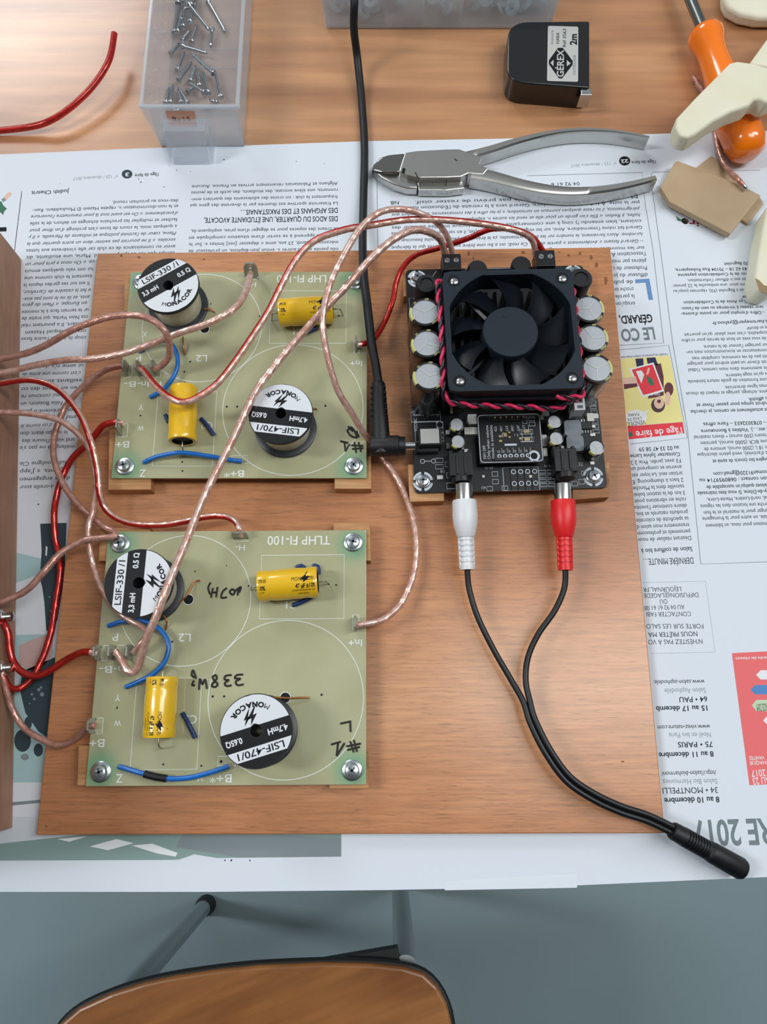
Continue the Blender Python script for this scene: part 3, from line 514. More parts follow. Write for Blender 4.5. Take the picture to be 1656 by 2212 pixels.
BOLT = [(-.20, -.66), (-.02, -.40), (-.13, -.41), (.05, -.17), (.00, -.30), (.17, -.13), (.10, -.36), (.22, -.34), (.02, -.60), (.06, -.47), (-.06, -.46)]
def coil_part(parent, base, top_r, height, ang, l1, l2, l3, omega):
    """choke on a black bobbin; ang is the direction the label text runs"""
    bx, by, bz = base; R = top_r * .001; H = height * .001
    b = MB(); b.lathe([(R * .30, 0), (R, 0), (R, .0016), (R * .97, .0019), (R * .72, .0019), (R * .72, H - .0026), (R * .97, H - .0026), (R, H - .0022), (R, H - .0004), (R * .985, H), (R * .17, H), (R * .17, .0002), (R * .30, 0)], base, n=56)
    o = b.build('inductor_coil', M['coilblack'], parent, smooth=35)
    w = MB(); w.lathe([(R * .75, .0019), (R * .80, .0021), (R * .82, H * .5), (R * .80, H - .0028), (R * .75, H - .0026)], base, n=40); w.build('winding', M['tape'], o, smooth=50)
    # printed label: bands cut from the disc
    g = MB(); zt = bz + H + .00012; ca, sa = math.cos(ang), math.sin(ang); r_ = R * .975
    def fn(u, v): return (bx + (u * ca - v * sa) * R, by + (u * sa + v * ca) * R, zt)
    def band(v0, v1, mi):
        k = 24; L_, R_ = [], []; q = r_ / R
        for i in range(k + 1):
            v = v0 + (v1 - v0) * i / k; h = math.sqrt(max(q * q - v * v, 0)); hole = math.sqrt(max(.19 ** 2 - v * v, 0)) if abs(v) < .19 else 0
            L_.append((v, h, hole))
        for i in range(k):
            v_a, h_a, o_a = L_[i]; v_b, h_b, o_b = L_[i + 1]
            for sg in (-1, 1):
                quad = [fn(sg * o_a, v_a), fn(sg * h_a, v_a), fn(sg * h_b, v_b), fn(sg * o_b, v_b)]
                g.add(quad if sg > 0 else quad[::-1], [(0, 1, 2, 3)], mi)
    band(.70, .965, 1); band(.39, .685, 0); band(-.13, .375, 1); band(-.965, -.145, 0)
    def fn2(u, v): p = fn(u, v); return (p[0], p[1], zt + .00008)
    T = lambda s_, u, v, h, mi, al='C', wd=None, bo=0.0: g.text(s_, lambda a, b_: fn2(u + a, v + b_), bold=bo, height=h, width=wd, mi=mi, align=al)
    T(l1, 0.0, .445, .185, 1, wd=1.30, bo=.012); T(l2, -.86, .055, .155, 0, 'L', .56, .035); T(l3, .88, .055, .155, 0, 'R', .46, .035)
    n = 7
    for i, ch in enumerate("MONACOR"):      # maker's name on an arc
        a = math.radians(270 + (i - 3) * 13.5); rr = .78
        def fa(a_, b_, a=a, rr=rr): q = rr - b_; return fn2(q * math.cos(a + a_ / rr) + 0.02, q * math.sin(a + a_ / rr))
        g.text(ch, fa, bold=.05, height=.135, mi=1, align='C', wscale=1.15)
    P = [fn2(u, v) for u, v in BOLT]; c_ = fn2(.03, -.40)
    g.add([fn2(-.20, -.74), fn2(-.02, -.44), fn2(-.14, -.45), fn2(.10, -.18), fn2(.04, -.36), fn2(.17, -.35)], [(0, 5, 4, 1), (1, 4, 3, 2)], 1)
    g.add([fn2(.02, -.66), fn2(.12, -.42), fn2(.05, -.42), fn2(.27, -.20), fn2(.19, -.37), fn2(.26, -.36)], [(0, 5, 4, 1), (1, 4, 3, 2)], 1)
    g.build('label_print', [M['coilwhite'], M['coilblk']], o)
    return o

def cap_part(parent, p0, p1, r, text_side=None, leads=True, flip=False):
    """axial capacitor from p0 to p1 (world, axis height); text_side: angle about the axis where the print sits"""
    p0, p1 = Vector(p0), Vector(p1); L = (p1 - p0).length; ax = (p1 - p0).normalized(); R = r * .001
    prof = [(0, .0015), (R * .72, .0015), (R * .74, 0), (R * .96, .0), (R, .0008), (R, .0035), (R * .965, .0058), (R * .965, .0066), (R, .0090), (R, L - .0090), (R * .965, L - .0066), (R * .965, L - .0058), (R, L - .0035), (R, L - .0008), (R * .96, L), (R * .74, L), (R * .72, L - .0015), (0, L - .0015)]
    mis = [1, 1] + [0] * 13 + [1, 1]
    b = MB(); b.lathe(prof, p0, ax, n=40, mis=mis); o = b.build('capacitor', [M['yellow'], M['blacksoft']], parent, smooth=40)
    for e, d in ((p0, -ax), (p1, ax)):
        q = MB(); q.tube(smoothpath([e - d * .001, e + d * .002, e + d * .0042 + Vector((0, 0, -.001)), Vector((e.x + d.x * .0055, e.y + d.y * .0055, ZC + .0004))], .0008), .0004, 8); q.build('lead', M['lead'], o, smooth=60)
    if text_side is not None:
        side = ax.cross(Vector((0, 0, 1))).normalized() * (-1 if flip else 1); d_ = ax * (-1 if flip else 1); st = p1 if flip else p0
        g = MB()
        def fn(u, v):           # u along the axis, v around (metres), v = 0 at the top line shifted by text_side
            a = text_side + v / R; rr = R * 1.006
            return st + d_ * u + (Vector((0, 0, 1)) * math.cos(a) + side * -math.sin(a)) * rr
        sub_ = 6
        for off in (0.0, L * .44):
            u0 = L * .14 + off - (L * .40 if off == 0 else 0)
            def cl(u, v, u0=u0): return fn(min(max(u0 + u, .0012), L - .0012), v)
            g.text("MONACOR®", lambda a, b_: cl(a, b_), bold=.05, height=.0021, width=L * .42, mi=0)
            g.text("47 µF ±10%", lambda a, b_: cl(a + L * .06, b_ - .0038), bold=.03, height=.0022, width=L * .34, mi=0)
            g.text("CROSSOVER NETWORK CAP", lambda a, b_: cl(a, b_ - .0056), height=.0010, width=L * .38, mi=0)
            g.text("NON 50VAC", lambda a, b_: cl(a + L * .1, b_ - .0076), height=.0010, width=L * .18, mi=0)
            for dx in (0, .0016):
                g.add([cl(L * .15 + dx + x * .0062, y * .0058 - .0006) for x, y in ((-.5, -.35), (.15, .25), (-.1, .25), (.65, 1.1), (.4, .42), (.7, .42))], [(0, 5, 4, 1), (1, 4, 3, 2)], 0)
        g.build('cap_print', [M['inkblack']], o)
    return o

def tab_part(parent, fr, x, y, facing, h=9.5, lean=(0, 0), w=7.6):
    """flat solder tab standing on the board; facing 'x' or 'y' = direction of its broad face"""
    o = MB(); t = .5
    if facing == 'x': prof = [(0, -w / 2, 0), (0, w / 2, 0), (0, w / 2, h * .72), (0, w * .3, h), (0, -w * .3, h), (0, -w / 2, h * .72)]; d = (t, 0)
    else: prof = [(-w / 2, 0, 0), (w / 2, 0, 0), (w / 2, 0, h * .72), (w * .3, 0, h), (-w * .3, 0, h), (-w / 2, 0, h * .72)]; d = (0, t)
    A = [fr(x + p[0] - d[0] + lean[0] * p[2], y + p[1] - d[1] + lean[1] * p[2], p[2]) for p in prof]; B = [fr(x + p[0] + d[0] + lean[0] * p[2], y + p[1] + d[1] + lean[1] * p[2], p[2]) for p in prof]
    n = 6; o.add(A + B, [tuple(range(n - 1, -1, -1)), tuple(range(n, 2 * n))] + [(i, (i + 1) % n, n + (i + 1) % n, n + i) for i in range(n)])
    ob = o.build('solder_tab', M['tab'], parent)
    s = MB(); c = fr(x + lean[0] * h * .6, y + lean[1] * h * .6, h * .62); s.lathe([(0, -.0011), (.0009, -.0007), (.0013, 0), (.0009, .0007), (0, .0011)], c, (fr(1, 0, 0) - fr(0, 0, 0)) if facing == 'x' else (fr(0, 1, 0) - fr(0, 0, 0)), 12)
    for k in (-1, 1): s.lathe([(0, 0), (.0010, 0), (.0007, .0009), (0, .0013)], fr(x + (0 if facing == 'x' else k * w * .42), y + (k * w * .42 if facing == 'x' else 0), 0), n=10)
    s.build('solder_joint', M['solder'], ob, smooth=60)

def crossover(fr, label, hw, hh, tabs, holes, pen):
    root = empty('crossover_board', fr(0, 0, -1.6), label, 'circuit board', 'crossover boards on the plywood')
    g = MB(); g.prism([fr(*p) for p in ((-hw, -hh), (hw, -hh), (hw, hh), (-hw, hh))], ZK, ZC); g.build('circuit_board', M['pcb'], root, bevel=.0002)
    s = MB(); z = ZC + .00008
    L_ = lambda pts, w=.00035, closed=False: s.ribbon([fr(*p) for p in pts], w, z, 0, closed)
    s.ring2(fr(-26.5, 28.6), .0355, .00038, z); s.ring2(fr(29.3, -23.6), .0406, .00038, z)
    L_([(14, 52.7), (59.3, 52.7), (59.3, 17.8), (14, 17.8)], closed=True); L_([(-49.3, -13), (-15.2, -13), (-15.2, -58.7), (-49.3, -58.7)], closed=True)
    L_([(4.5, -52.5), (4.5, -57), (-4.6, -57), (-4.6, -52.5)], closed=True)
    for (x, y) in ((65.7, 15.6),): L_([(x - 1.6, y - 4), (x + 1.6, y - 4), (x + 1.6, y + 4), (x - 1.6, y + 4)], closed=True)
    for (x, y) in ((-67, -37), (-67.5, .2), (-59.5, .2), (-50.5, .2)): L_([(x - 1, y + 4), (x + 1.8, y + 4)]); L_([(x + 1.8, y + 4), (x + 1.8, y - 4), (x - 1, y - 4)])
    L_([(-2.2, 60.8), (6.5, 60.8)])
    def T(t, x, y, h, al='C', wd=None): s.text(t, lambda u, v: tuple(fr(x - u * 1000, y - v * 1000)[:2]) + (z,), height=h * .001, width=wd, align=al, bold=.008)
    T("TLHP FI-100", 34.2, 63.4, 5.0, 'C', .0345); T("H-", 2.0, 58.6, 3.2, wd=.0052); T("In+", 65.5, 6.6, 3.6, wd=.0072); T("L2", -25.5, 10.2, 4.2, wd=.0066); T("C1", 31, 27.5, 4.2); T("C2", -20, -32, 4.2)
    T("P", -62.5, 10.5, 4.0, wd=.0030); T("X", -60, 25.5, 3.4, wd=.0028); T("B-", -66.2, -6.6, 3.6, wd=.0068); T("In-", -58.6, -6.6, 3.6, wd=.0066); T("H", -49.5, -6.6, 3.2, wd=.003); T("Y", -58.6, -21.2, 3.4, wd=.0030); T("W", -57.6, -34.2, 3.0, wd=.0036); T("B+", -67.4, -43.6, 4.0, wd=.0078)
    T("Z", -54.4, -60.8, 4.2, wd=.0034); T("B+*", -2.8, -61.2, 4.0, wd=.0112); T("V", -13.2, -61.5, 3.0, wd=.003)
    s.build('silkscreen_print', M['silk'], root)
    for x, y, r in holes: d = MB(); d.disc(fr(x, y), r * .001, ZC + .0001, 0, 14); d.build('drilled_hole', M['inkblack'], root)
    h = MB()
    for strokes in pen:
        h.tube(smoothpath([W(px, py, ZC + .0001) for px, py in strokes], .0006), .00058, 6)
    h.build('marker_writing', M['pen'], root)
    for i, (sx_, sy_) in enumerate(((-1, -1), (1, -1), (1, 1), (-1, 1))): screw_part(root, fr(sx_ * (hw - 7.2), sy_ * (hh - 7.0)), ZC, spin=.3 + i * .5)
    for t in tabs: tab_part(root, fr, *t)
    return root
def jumper(root, pts, r=.0013, m='blue'):
    g = MB(); g.tube(wpath(pts, .0015), r, 12); return g.build('jumper_wire', M[m], root, smooth=60)
def tie(root, pts, r=.0012):
    g = MB(); g.tube(wpath(pts, .0012), r, 10); g.build('cable_tie', M['bluedark'], root, smooth=60)

HOLES = [(-35, -.5, .55), (-32, 6, .55), (51, 36.5, .5), (55, 36, .5), (-9, -22.5, .6), (-3, -22.5, .6), (48, -22, .6), (-58.5, -28, .5), (-32.5, -56.2, .5), (-32, -61.5, .5), (-13, -57, .5), (-3, -55, .7), (7.5, 35.8, .5), (-22, 44, .4), (-5, 47, .3)]
F1 = Fr((-0.08163, 0.19712, ZC), 0.0008); F2 = Fr((-0.08049, 0.03414, ZC), 0.0062)
pen1 = [[(757, 922), (765, 930), (770, 945), (757, 941), (750, 930), (757, 925)], [(770, 931), (774, 944)], [(752, 921), (762, 932)], [(735, 953), (752, 957)], [(744, 955), (746, 975)], [(746, 975), (755, 960)], [(765, 955), (769, 978)], [(774, 955), (779, 976)], [(758, 962), (784, 963)], [(760, 970), (784, 968)]]
pen2 = [[(735, 1563), (758, 1558)], [(756, 1558), (757, 1581)], [(715, 1608), (736, 1602)], [(730, 1604), (727, 1633)], [(727, 1633), (744, 1605)], [(756, 1601), (764, 1625)], [(764, 1598), (771, 1624)], [(748, 1612), (779, 1606)], [(750, 1620), (777, 1613)],
        [(525, 1457), (512, 1458), (507, 1465), (519, 1466), (509, 1472), (513, 1480), (526, 1478)], [(500, 1458), (487, 1460), (485, 1468), (494, 1469), (485, 1476), (490, 1482), (500, 1480)], [(466, 1458), (459, 1462), (463, 1470), (470, 1478), (464, 1484), (457, 1480), (468, 1466), (466, 1458)], [(447, 1488), (443, 1468), (437, 1478), (432, 1466), (430, 1490)], [(424, 1466), (417, 1448), (414, 1458), (420, 1464)], [(419, 1470), (415, 1480), (421, 1480)],
        [(516, 1280), (520, 1268), (508, 1276)], [(515, 1270), (513, 1286)], [(502, 1272), (496, 1278), (502, 1285), (507, 1278), (502, 1272)], [(490, 1290), (478, 1291), (481, 1278), (490, 1270)], [(470, 1268), (467, 1290)], [(460, 1270), (456, 1291)], [(458, 1280), (469, 1279)], [(455, 1258), (450, 1270), (454, 1284)]]
TABS1 = [(-68.3, .3, 'x'), (-61, .3, 'x', 9.0), (-52, .3, 'x'), (65.6, 15.6, 'x', 9), (2.0, 61.5, 'y', 10.5, (0, .35), 8.2), (-68.5, -36.5, 'x')]
X1 = crossover(F1, 'rear crossover board near the top of the plywood, with coils standing diagonally apart', 72.0, 65.8, TABS1, HOLES, pen1)
TABS2 = [(-70.0, .3, 'x'), (-62.3, .3, 'x'), (-53, .3, 'x'), (65.6, 14.6, 'x', 9), (2.2, 62.5, 'y', 8, (0, .15), 8.6), (-69.5, -36.8, 'x')]
X2 = crossover(F2, 'front crossover board at lower left of the plywood with numbers handwritten in black marker', 71.3, 66.6, TABS2, HOLES, pen2)
def coil_at(root, px, py, H, R, ang, *t):          # the centre of the top face as measured
    c = W(px, py, ZC + H * .001); return coil_part(root, (c.x, c.y, ZC), R, H, ang, *t)
A330 = ("LSIF-330 /1", "3,3 mH", "0.5 Ω", 1); A470 = ("LSIF-470/1", "4.7mH", "0.65Ω", 1)
coil_at(X1, 363, 616, 24, 17.6, math.atan2(.54, .84), *A330); coil_at(X1, 606, 893, 23.5, 17.6, math.radians(173), *A470)
coil_at(X2, 299, 1259, 23, 17.8, math.radians(89), *A330); coil_at(X2, 553, 1579, 23, 17.9, math.radians(197), *A470)
RC_ = 8.3
def cap_at(root, a, b, side, flip, r=RC_):
    z = ZC + r * .001 + .0002; top = z + r * .0005
    p0, p1 = W(*a, top), W(*b, top); p0.z = p1.z = z; return cap_part(root, p0, p1, r, side, True, flip)
cap_at(X1, (601, 668), (718, 660), -.02, False); cap_at(X1, (393, 832), (390, 948), None, False, 7.9)
cap_at(X2, (556, 1264), (685, 1254), .0, False); cap_at(X2, (346, 1462), (338, 1594), .12, False, 8.1)
jumper(X1, [(300, 759, 17.2), (320, 748, 20), (345, 738, 21), (363, 738, 21), (378, 755, 21), (384, 785, 21), (374, 815, 20.5), (352, 842, 19), (324, 858, 17.6)])
jumper(X1, [(310, 999, 17.5), (340, 986, 20), (390, 978, 22), (450, 985, 21), (495, 993, 19.5), (522, 996, 18)])
jumper(X2, [(234, 1352, 17.6), (262, 1343, 19.5), (300, 1340, 20.5), (332, 1350, 21), (356, 1372, 21), (364, 1398, 21), (355, 1430, 21), (330, 1456, 20.5), (300, 1472, 19), (272, 1484, 17.7)])
jw = jumper(X2, [(257, 1656, 17.6), (285, 1664, 19), (312, 1672, 20), (350, 1681, 20), (400, 1681, 20), (450, 1670, 19.5), (494, 1655, 18)])
g = MB(); g.tube(wpath([(312, 1672, 20), (335, 1678, 20.2), (360, 1682, 20)], .001), [.0019] * 20 if False else .00185, 12); g.build('black_sleeve', M['blacksoft'], jw, smooth=60)
tie(X1, [(646, 725, 17.4), (662, 718, 18.2), (684, 708, 18)]); tie(X1, [(434, 904, 17.6), (448, 920, 18.4), (462, 940, 17.4)]); tie(X1, [(357, 896, 17.8), (364, 912, 18)])
tie(X2, [(632, 1308, 17.4), (652, 1300, 18.2), (672, 1290, 18)]); tie(X2, [(394, 1540, 17.6), (408, 1565, 18.4), (422, 1594, 17.4)]); tie(X2, [(640, 1226, 17.6), (650, 1222, 18.4), (658, 1228, 18)]); tie(X2, [(676, 1222, 18), (686, 1224, 18.4), (688, 1240, 17.6)])
def tail(root, pts):
    g = MB(); g.tube(wpath(pts, .001), .0005, 8); g.build('coil_tail', M['enamel'], root, smooth=60)
tail(X1, [(395, 728, 18), (396, 745, 19), (400, 766, 17)]); tail(X1, [(440, 668, 19), (455, 668, 18.5), (464, 675, 17)]); tail(X1, [(668, 882, 19), (676, 882, 18.5), (684, 884, 17)])
tail(X2, [(386, 1302, 19), (402, 1288, 19.5), (412, 1270, 18.8), (420, 1256, 17.5), (432, 1254, 17)]); tail(X2, [(352, 1330, 19), (360, 1340, 19), (358, 1360, 17)]); tail(X2, [(590, 1506, 19), (625, 1508, 18.6), (650, 1507, 18), (668, 1507, 17)])
for root, fr, pts in ((X1, F1, [(442, 711)]), (X2, F2, [(407, 1295), (616, 1507)])):
    for p in pts:
        g = MB(); w = W(*p, ZC); g.disc(w, .0026, ZC + .00012, 0, 20); g.ring2(w, .0028, .0004, ZC + .00013, 1)
        g.build('mounting_hole', [M['inkblack'], M['silk']], root)
#@@AMP
# ------------------------------------------------------------------ amplifier board
FA = Fr((0.06960, 0.19497, ZC), 0.0288)
am = empty('amplifier_board', FA(0, 0, -1.6), 'black amplifier circuit board with a cooling fan on top, right half of the plywood', 'amplifier')
def rrect(hx, hy, r, cx_=0.0, cy_=0.0, n=6):
    out = []
    for sx_, sy_, a0 in ((1, 1, 0), (-1, 1, 90), (-1, -1, 180), (1, -1, 270)):
        for i in range(n + 1):
            a = math.radians(a0 + 90 * i / n); out.append((cx_ + sx_ * (hx - r) + r * math.cos(a), cy_ + sy_ * (hy - r) + r * math.sin(a)))
    return out
def lbox(g, x, y, z0, z1, dx, dy, mi=0, rot=0.0): c = FA(x, y, (z0 + z1) / 2); g.box(c, (dx * .001, dy * .001, (z1 - z0) * .001), FA.a + rot, mi); return g
g = MB(); g.prism([FA(*p) for p in rrect(54.2, 71, 3)], ZK, ZC); g.build('circuit_board', M['bpcb'], am, bevel=.0002)
s = MB(); zs = ZC + .00008
def AL(pts, w=.0003, closed=False): s.ribbon([FA(*p) for p in pts], w, zs, 0, closed)
def AR(x, y, dx, dy, w=.00028): AL([(x - dx / 2, y - dy / 2), (x + dx / 2, y - dy / 2), (x + dx / 2, y + dy / 2), (x - dx / 2, y + dy / 2)], w, True)
def AT(t, x, y, h, wd=None, ang=0.0, al='L'):
    a = FA.a + ang; o_ = FA(x, y); s.text(t, plane_fn(o_, a, zs), height=h * .001, width=wd * .001 if wd else None, align=al)
def AP(px, py): return FA.inv(W(px, py, ZC))
AT("No", *AP(893, 891), 1.7); AT("Reverse polarity!", *AP(893, 899), 1.7, 15.2); AR(-46, -25.2, 17, 6); AT("VCC:DC", *AP(901, 932), 1.8, 8, math.pi / 2)
AR(-44.5, -34.5, 16, 12); AR(-38.2, -30.5, 3.6, 3.6); AR(-38.2, -36.8, 3.6, 3.6); s.ring2(FA(-38.2, -30.5), .0019, .0003, zs); s.ring2(FA(-38.2, -36.8), .0019, .0003, zs)
for x, y in ((-49.3, -64.2), (46.8, -64.2), (-47.4, 64.5), (47.8, 65.4)):
    for a0 in (10, 100, 190, 280): s.ring2(FA(x, y), .0050, .0015, zs, 0, a0, a0 + 70)
s.ring2(FA(-49.0, -52.3), .0012, .0003, zs); s.ring2(FA(-42.8, -52.3), .0012, .0003, zs); AL([(-47.8, -52.3), (-44, -52.3)])
for i in range(2): AR(-39.6, -52 - i * 3.8, 4.4, 2.6); 
AR(-33.8, -54.5, 4.6, 3); AR(-33.5, -61, 4.4, 3); AR(-33.5, -67.2, 5, 3.4)
for i in range(5): AR(-1.9 + i * 4.0, -64.3, 4.0, 13.6)
for i in range(4):
    for y in (-60, -67): s.ring2(FA(2.1 + i * 4.0, y), .0012, .00045, zs)
for i in range(4):
    for k in range(2): AR(18.4 + k * 4.6, -60.5 - i * 2.6, 3.8, 1.7)
for x, y in ((-8.5, -61), (-8.5, -65.5), (30, -60), (30, -65), (-3.5, -69.5), (-12, -69.6), (36, -68), (40, -67), (42, -62)): AR(x, y, 3.2, 2.6)
AT("ON", -16.5, -69.6, 1.4); AT("R1 V2", 19.8, -57.6, 1.3); AT("V1 V2", -14, -58, 1.3); AT("J32", 38, -57.5, 2.0); AT("R1", -39, -59.5, 1.8)
for i in range(7):
    AR(51.2, -19 - i * 3.0, 3.6, 2.0)
for i in range(5):
    for k in range(3): AR(47.5 + k * 2.2, -14 - i * 1.8, 1.5, 1.1)
AT("JB", -33, 66, 1.5); AT("86", -33, 62, 1.5); AR(-51.2, 47, 3.2, 9)
for x in (-14, -4, 4, 12): AR(x, 69.4, 8, 1.8)
AL([(-40, 63), (-35.5, 69.5)])
s.build('white_legend', M['bsilk'], am)
for i, (x, y) in enumerate(((-49.3, -64.2), (46.8, -64.2), (-47.4, 64.5), (47.8, 65.4))): screw_part(am, FA(x, y), ZC, spin=.5 * i, rw=4.2, rh=3.5)
def ecan(x, y, r, h, n_=24, spin=0.0, stripe=180.0, top=.82):
    """electrolytic capacitor: sleeve with a pale stripe and a scored metal top"""
    b = MB(); R = r * .001; H = h * .001; base = FA(x, y, 0); n = 40; a_s = math.radians(stripe) + FA.a
    prof = [(0, 0), (R * .97, 0), (R, .0006), (R, H - .0022), (R, H - .0008), (R * .95, H - .0001), (R * top, H), (R * top, H - .0004), (0, H - .0004)]; k0 = len(b.f)
    b.lathe(prof, base, (0, 0, 1), n)
    nf = len(b.f)
    for fi in range(k0, nf):
        c_ = sum((b.v[i] for i in b.f[fi]), Vector()) / len(b.f[fi]); rr = math.hypot(c_.x - base.x, c_.y - base.y)
        if rr < R * top * .999 and c_.z > base.z + H * .9: b.m[fi] = 2
        else:
            da = (math.atan2(c_.y - base.y, c_.x - base.x) - a_s + math.pi) % (2 * math.pi) - math.pi
            if abs(da) < .48 and c_.z > base.z + H - .0016: b.m[fi] = 1
    o = b.build('electrolytic_capacitor', [M['cansleeve'], M['canstripe'], M['alu']], am, smooth=35)
    v = MB()
    for k in range(3):
        a = spin + k * 2 * math.pi / 3; c_ = base + Vector((math.cos(a), math.sin(a), 0)) * R * top * .47; c_.z = base.z + H - .0003
        v.box(c_, (R * top * .9, R * .045, .0003), a)
    v.build('vent_score', M['silver'], o)
    if r > 5:
        t = MB(); zt = base.z + H - .0001 + .0001
        for tx, a0 in (("63V", 75), ("2200µF", -62), ("VT", 130)):
            def fa(u, v_, a0=a0): a = math.radians(a0) + u / R; q = R * .955 - v_; return (base.x + q * math.cos(a), base.y + q * math.sin(a), base.z + H + .0001)
            t.text(tx, fa, height=R * .12, bold=.03)
        t.build('sleeve_print', M['canstripe'], o)
    return o
for x, y, sp, st in ((-46.2, 22.2, .6, 185), (-46.0, 3.2, 1.8, 185), (-45.8, -16.0, .3, 185)): ecan(x, y, 8.8, 35, spin=sp, stripe=st)
for x, y, sp, st in ((44.2, 22.2, 1.0, 5), (44.6, 4.4, 2.2, 5), (45.0, -13.8, .5, 5)): ecan(x, y, 8.8, 34, spin=sp, stripe=st)
for px, py, sp in ((986, 916, .4), (989, 953, 1.1), (1197, 910, .2), (1201, 946, .9), (1288, 966, .5)):
    t = W(px, py, ZC + .011); q = FA.inv(t); ecan(q[0], q[1], 4.6 if px > 1280 else 4.2, 11, spin=sp, stripe=230, top=.82)
for px, py, r, h in ((921, 612, 6.3, 24), (1255, 600, 6.6, 24)):
    t = W(px, py, ZC + h * .001); q = FA.inv(t); g = MB(); g.lathe([(0, 0), (r * .001, 0), (r * .001, h * .001 - .001), (r * .00088, h * .001), (r * .0006, h * .001), (r * .00055, h * .001 - .0008), (0, h * .001 - .0008)], FA(q[0], q[1], 0), n=32); g.build('power_inductor', M['blacksoft'], am, smooth=40)
for x, h in ((-12, 11), (13.5, 14)):
    g = MB(); g.lathe([(0, 0), (.0058, 0), (.0058, h * .001 - .001), (.005, h * .001), (0, h * .001)], FA(x, 64, 0), n=28); g.build('power_inductor', M['blacksoft'], am, smooth=40)
for px, py in ((975, 563), (1178, 555)):            # screw terminals at the back edge
    t = W(px, py, ZC + .012); q = FA.inv(t); x, y = q
    g = MB(); A_ = [FA(x + a, y + b, 0) for a, b in ((-5.7, -6.5), (5.7, -6.5), (5.7, 5.6), (-5.7, 5.6))]; B_ = [FA(x + a, y + b, 12) for a, b in ((-5.6, -6.0), (5.6, -6.0), (5.6, 4.6), (-5.6, 4.6))]
    g.loft(A_, B_); o = g.build('screw_terminal', M['black'], am, bevel=.0003)
    for k in (-1, 1):
        v = MB(); v.lathe([(0, 0), (.0016, 0), (.0016, .0004), (0, .0005)], FA(x + k * 2.7, y + .2, 11.95), n=16); so = v.build('terminal_screw', M['nickel'], o, smooth=40)
        v = MB(); v.box(FA(x + k * 2.7, y + .2, 12.45), (.0028, .0005, .0003), .6 + k); v.build('screw_slot', M['recess'], o)
# heat sink with fins
FX, FY, FZ0, FZ1 = -0.7, 7.2, 27.0, 41.6      # fan centre in board axes, bottom and top above the board
g = MB(); lbox(g, FX, FY + 2, 5, 9, 64, 58)
for i in range(13): lbox(g, FX - 30 + i * 5, FY + 2, 8.5, 26.8, 1.6, 58)
lbox(g, FX - 28, FY + 2, 0, 5.5, 5, 10); lbox(g, FX + 28, FY + 2, 0, 5.5, 5, 10)
g.build('heat_sink', M['sink'], am)
# fan
fan = sub('cooling_fan', am); fan.location = FA(FX, FY, FZ0) - FA(0, 0, -1.6)
def fr_ring(g, z0, z1, hs, cr, rin):
    n = 96; O, I = [], []
    for k in range(n):
        a = 2 * math.pi * k / n; c_, s_ = math.cos(a), math.sin(a); q = hs / max(abs(c_), abs(s_)); x, y = q * c_, q * s_
        ex, ey = abs(x) - (hs - cr), abs(y) - (hs - cr)
        if ex > 0 and ey > 0:
            aa = math.atan2(ey, ex); x = math.copysign(hs - cr + cr * math.cos(aa), x); y = math.copysign(hs - cr + cr * math.sin(aa), y)
        ri = min(rin, (hs - 1.7) / max(abs(c_), abs(s_))); O.append((FX + x, FY + y)); I.append((FX + ri * c_, FY + ri * s_))
    vs = [FA(p[0], p[1], z) for z in (z0, z1) for p in O] + [FA(p[0], p[1], z) for z in (z0, z1) for p in I]; fs = []
    for k in range(n):
        j = (k + 1) % n; fs += [(k, j, n + j, n + k), (2 * n + k, 3 * n + k, 3 * n + j, 2 * n + j), (n + k, n + j, 3 * n + j, 3 * n + k), (k, 2 * n + k, 2 * n + j, j)]
    g.add(vs, fs)
g = MB(); fr_ring(g, FZ1 - 3.2, FZ1, 35.6, 3.2, 35.8); fr_ring(g, FZ0, FZ0 + 3.2, 35.6, 3.2, 35.8); fr_ring(g, FZ0, FZ1 - .1, 34.4, 7.5, 35.4)
g.build('fan_frame', M['fan'], fan, smooth=30)
g = MB(); g.lathe([(0, 0), (.0150, 0), (.0152, .0006), (.0152, .0098), (.0146, .0106), (0, .0108)], FA(FX - .6, FY - 1.2, FZ0 + 3), n=56); g.lathe([(0, 0), (.0009, 0), (.0009, .0001), (0, .0002)], FA(FX - 3, FY + 8, FZ0 + 13.8), n=12); g.build('fan_hub', M['fan'], fan, smooth=40)
for k in range(9):                                    # swept, pitched blades
    g = MB(); a_base = math.radians(12 + 40 * k); nr, na = 8, 6; th = .9; top, bot = [], []
    for i in range(nr + 1):
        r = 14.8 + 17.6 * i / nr; sw = math.radians(13) * (i / nr) ** 1.3; span = math.radians(33 - 3 * i / nr)
        for j in range(na + 1):
            a = a_base + sw - span * j / na; z = FZ0 + 12.6 - 8.6 * (j / na) ** 0.85
            x, y = FX - .6 * (1 - i / nr) + r * math.cos(a), FY - 1.2 * (1 - i / nr) + r * math.sin(a); top.append(FA(x, y, z)); bot.append(FA(x, y, z - th))
    n1 = len(top); q = lambda i, j: i * (na + 1) + j; fs = []
    for i in range(nr):
        for j in range(na):
            fs.append((q(i, j), q(i + 1, j), q(i + 1, j + 1), q(i, j + 1))[::-1]); fs.append((n1 + q(i, j), n1 + q(i + 1, j), n1 + q(i + 1, j + 1), n1 + q(i, j + 1)))
    for j in range(na): fs.append((q(nr, j), q(nr, j + 1), n1 + q(nr, j + 1), n1 + q(nr, j))[::-1]); fs.append((q(0, j), q(0, j + 1), n1 + q(0, j + 1), n1 + q(0, j)))
    for i in range(nr): fs.append((q(i, 0), q(i + 1, 0), n1 + q(i + 1, 0), n1 + q(i, 0))); fs.append((q(i, na), q(i + 1, na), n1 + q(i + 1, na), n1 + q(i, na))[::-1])
    g.add(top + bot, fs); g.build('fan_blade', M['fanblade'], fan, smooth=50)
g = MB()
